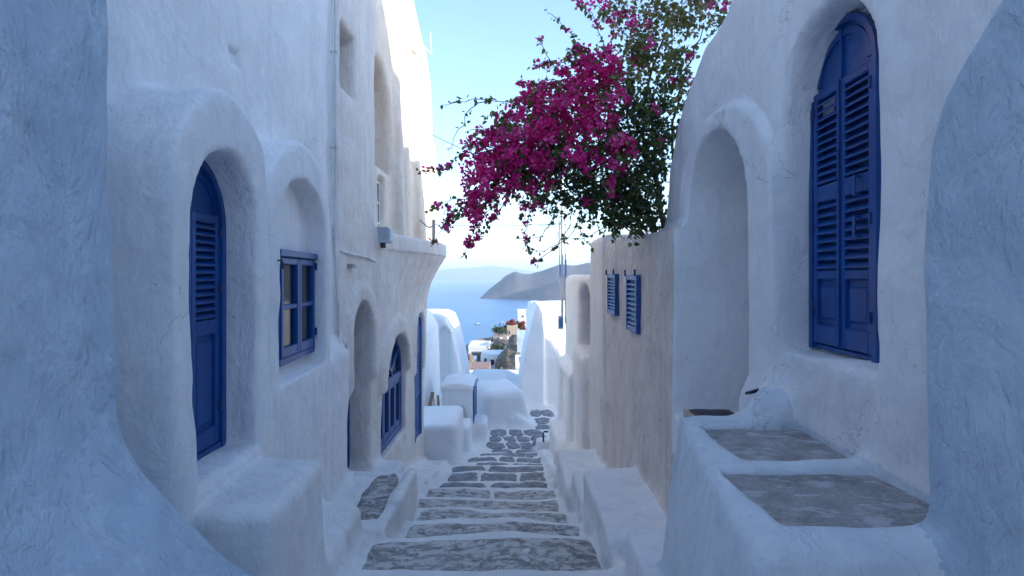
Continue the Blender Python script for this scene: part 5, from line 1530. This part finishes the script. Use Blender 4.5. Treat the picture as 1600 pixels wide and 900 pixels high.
# keep foliage out of the walls (alley side of the facade plane, above the wall top)
ok = ~((LP[:, 0] > 1.12) & (LP[:, 1] > 4.1) & (LP[:, 2] < 0.40)) & ~((LP[:, 1] < 4.72) & (LP[:, 0] > (1.42 - .071 * (LP[:, 1] - 3.2) - 0.02)) & (LP[:, 2] < 1.75))
LP = LP[ok]; LT = LT[ok]
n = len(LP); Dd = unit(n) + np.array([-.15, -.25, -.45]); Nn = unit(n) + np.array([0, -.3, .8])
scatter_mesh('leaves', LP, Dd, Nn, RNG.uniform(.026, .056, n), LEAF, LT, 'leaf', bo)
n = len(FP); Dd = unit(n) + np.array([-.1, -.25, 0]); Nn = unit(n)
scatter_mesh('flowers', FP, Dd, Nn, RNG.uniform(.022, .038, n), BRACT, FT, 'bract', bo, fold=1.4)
print('bougainvillea', len(LP), len(FP))
# fine bare twigs inside and below the mass
mb = MB()
for i in range(110):
    a = p3(random.uniform(830, 1040), random.uniform(180, 360), random.uniform(-.35, .2)); d = Vector(unit(1)[0]); d.z -= .4; L = random.uniform(.1, .4)
    pts = [a + d * (L * k / 4) + Vector(unit(1)[0]) * .015 for k in range(5)]
    mb.tube(pts, .0022, 4, .001)
mb.build('twigs', 'twig', bo, kind='stuff')

# ------------------------------------------------------------------ far shrubs and trees
def far_shrub(name, label, px, py, Y, rx, rz, n, mat='far_leaf', bloom=0, trunk=True, cat='tree', group='trees and shrubs of the hillside'):
    c = PX(px, py, Y)
    t = thing(name, label, cat, (c.x, c.y, c.z - rz - .6), group)
    k = max(8, n // 40); cc = unit(k) * (RNG.random((k, 1)) ** .5) * np.array([rx, rx, rz]) * .85 + np.array(c)
    P_ = (cc[RNG.integers(0, k, n)] + unit(n) * (RNG.random((n, 1)) ** .4) * rx * .30)
    scatter_mesh('crown', P_, unit(n), unit(n) + np.array([0, 0, .5]), RNG.uniform(.12, .26, n), LEAF, RNG.random(n), mat, t)
    if bloom:
        cc2 = cc[RNG.integers(0, k, 7)]
        P_ = (cc2[RNG.integers(0, 7, bloom)] + unit(bloom) * RNG.random((bloom, 1)) * rx * .28) + np.array([0, -.5, .15])
        scatter_mesh('blossom', P_, unit(bloom), unit(bloom), RNG.uniform(.12, .24, bloom), BRACT, RNG.random(bloom), 'red_bloom', t)
    if trunk:
        q = MB(); q.tube([(c.x, c.y, c.z - rz - 1.2), (c.x + .1, c.y, c.z - rz * .4), (c.x, c.y, c.z)], .12, 6, .05); q.build('trunk', 'bark', t)
far_shrub('olive_tree', 'dark spreading tree standing out over the sea above the pink terrace', 779, 515, 92, 1.5, .65, 900)
far_shrub('olive_tree', 'dark tree just right of the spreading seaward tree', 790, 512, 95, 1.0, .55, 500)
far_shrub('flowering_tree', 'tall dark tree with red blossom above the cream hillside house', 800, 505, 96, 1.1, .75, 700, bloom=260)
far_shrub('flowering_tree', 'bushy tree with red blossom beside the white box house', 812, 509, 98, 1.3, .9, 900, bloom=260)
far_shrub('flowering_tree', 'low pinkish-red flowering shrub above the pale blue-white wall', 815, 519, 80, .7, .35, 300, bloom=220)
far_shrub('green_shrub', 'dense dark green shrub trailing behind the notched-roof white house', 778, 546, 68, 1.5, .6, 900, trunk=False, cat='shrub')
far_shrub('green_shrub', 'dark green shrub on the slope behind the left end of the notched roof', 764, 551, 70, 1.1, .35, 500, trunk=False, cat='shrub')
far_shrub('green_shrub', 'broad dark green shrub in front of the grey rock outcrop', 781, 585, 50, 1.0, .5, 900, trunk=False, cat='shrub')
far_shrub('green_shrub', 'small dark shrub at the foot of the pale blue-white wall', 805, 558, 58, .5, .35, 300, trunk=False, cat='shrub')
# boats
for (px, py, lab) in ((746, 507, 'small white boat nearer the vaulted house on the blue sea'), (784, 505, 'small white boat farther right on the blue sea, above the hillside trees')):
    Yb_ = 60 * F / (py - 432); c = PX(px, py, Yb_)
    t = thing('boat', lab, 'boat', (c.x, c.y, SEA_Z), 'small white boats')
    q = MB(); L, w, h = 4.2, 1.3, .9
    q.add([(c.x - L, c.y, SEA_Z + h), (c.x - L * .6, c.y - w, SEA_Z + h), (c.x + L, c.y - w, SEA_Z + h * .9), (c.x + L, c.y + w, SEA_Z + h * .9), (c.x - L * .6, c.y + w, SEA_Z + h), (c.x - L * .8, c.y, SEA_Z - .2), (c.x + L * .9, c.y - w * .6, SEA_Z - .2), (c.x + L * .9, c.y + w * .6, SEA_Z - .2)],
          [(0, 1, 2, 3, 4), (0, 5, 6, 2, 1), (0, 4, 3, 7, 5), (2, 6, 7, 3), (5, 7, 6)])
    q.build('hull', 'white_plastic', t)
    q = MB(); q.box(c.x - L * .2, c.x + L * .5, c.y - w * .6, c.y + w * .6, SEA_Z + h, SEA_Z + h + 1.1); q.build('cabin', 'white_plastic', t)
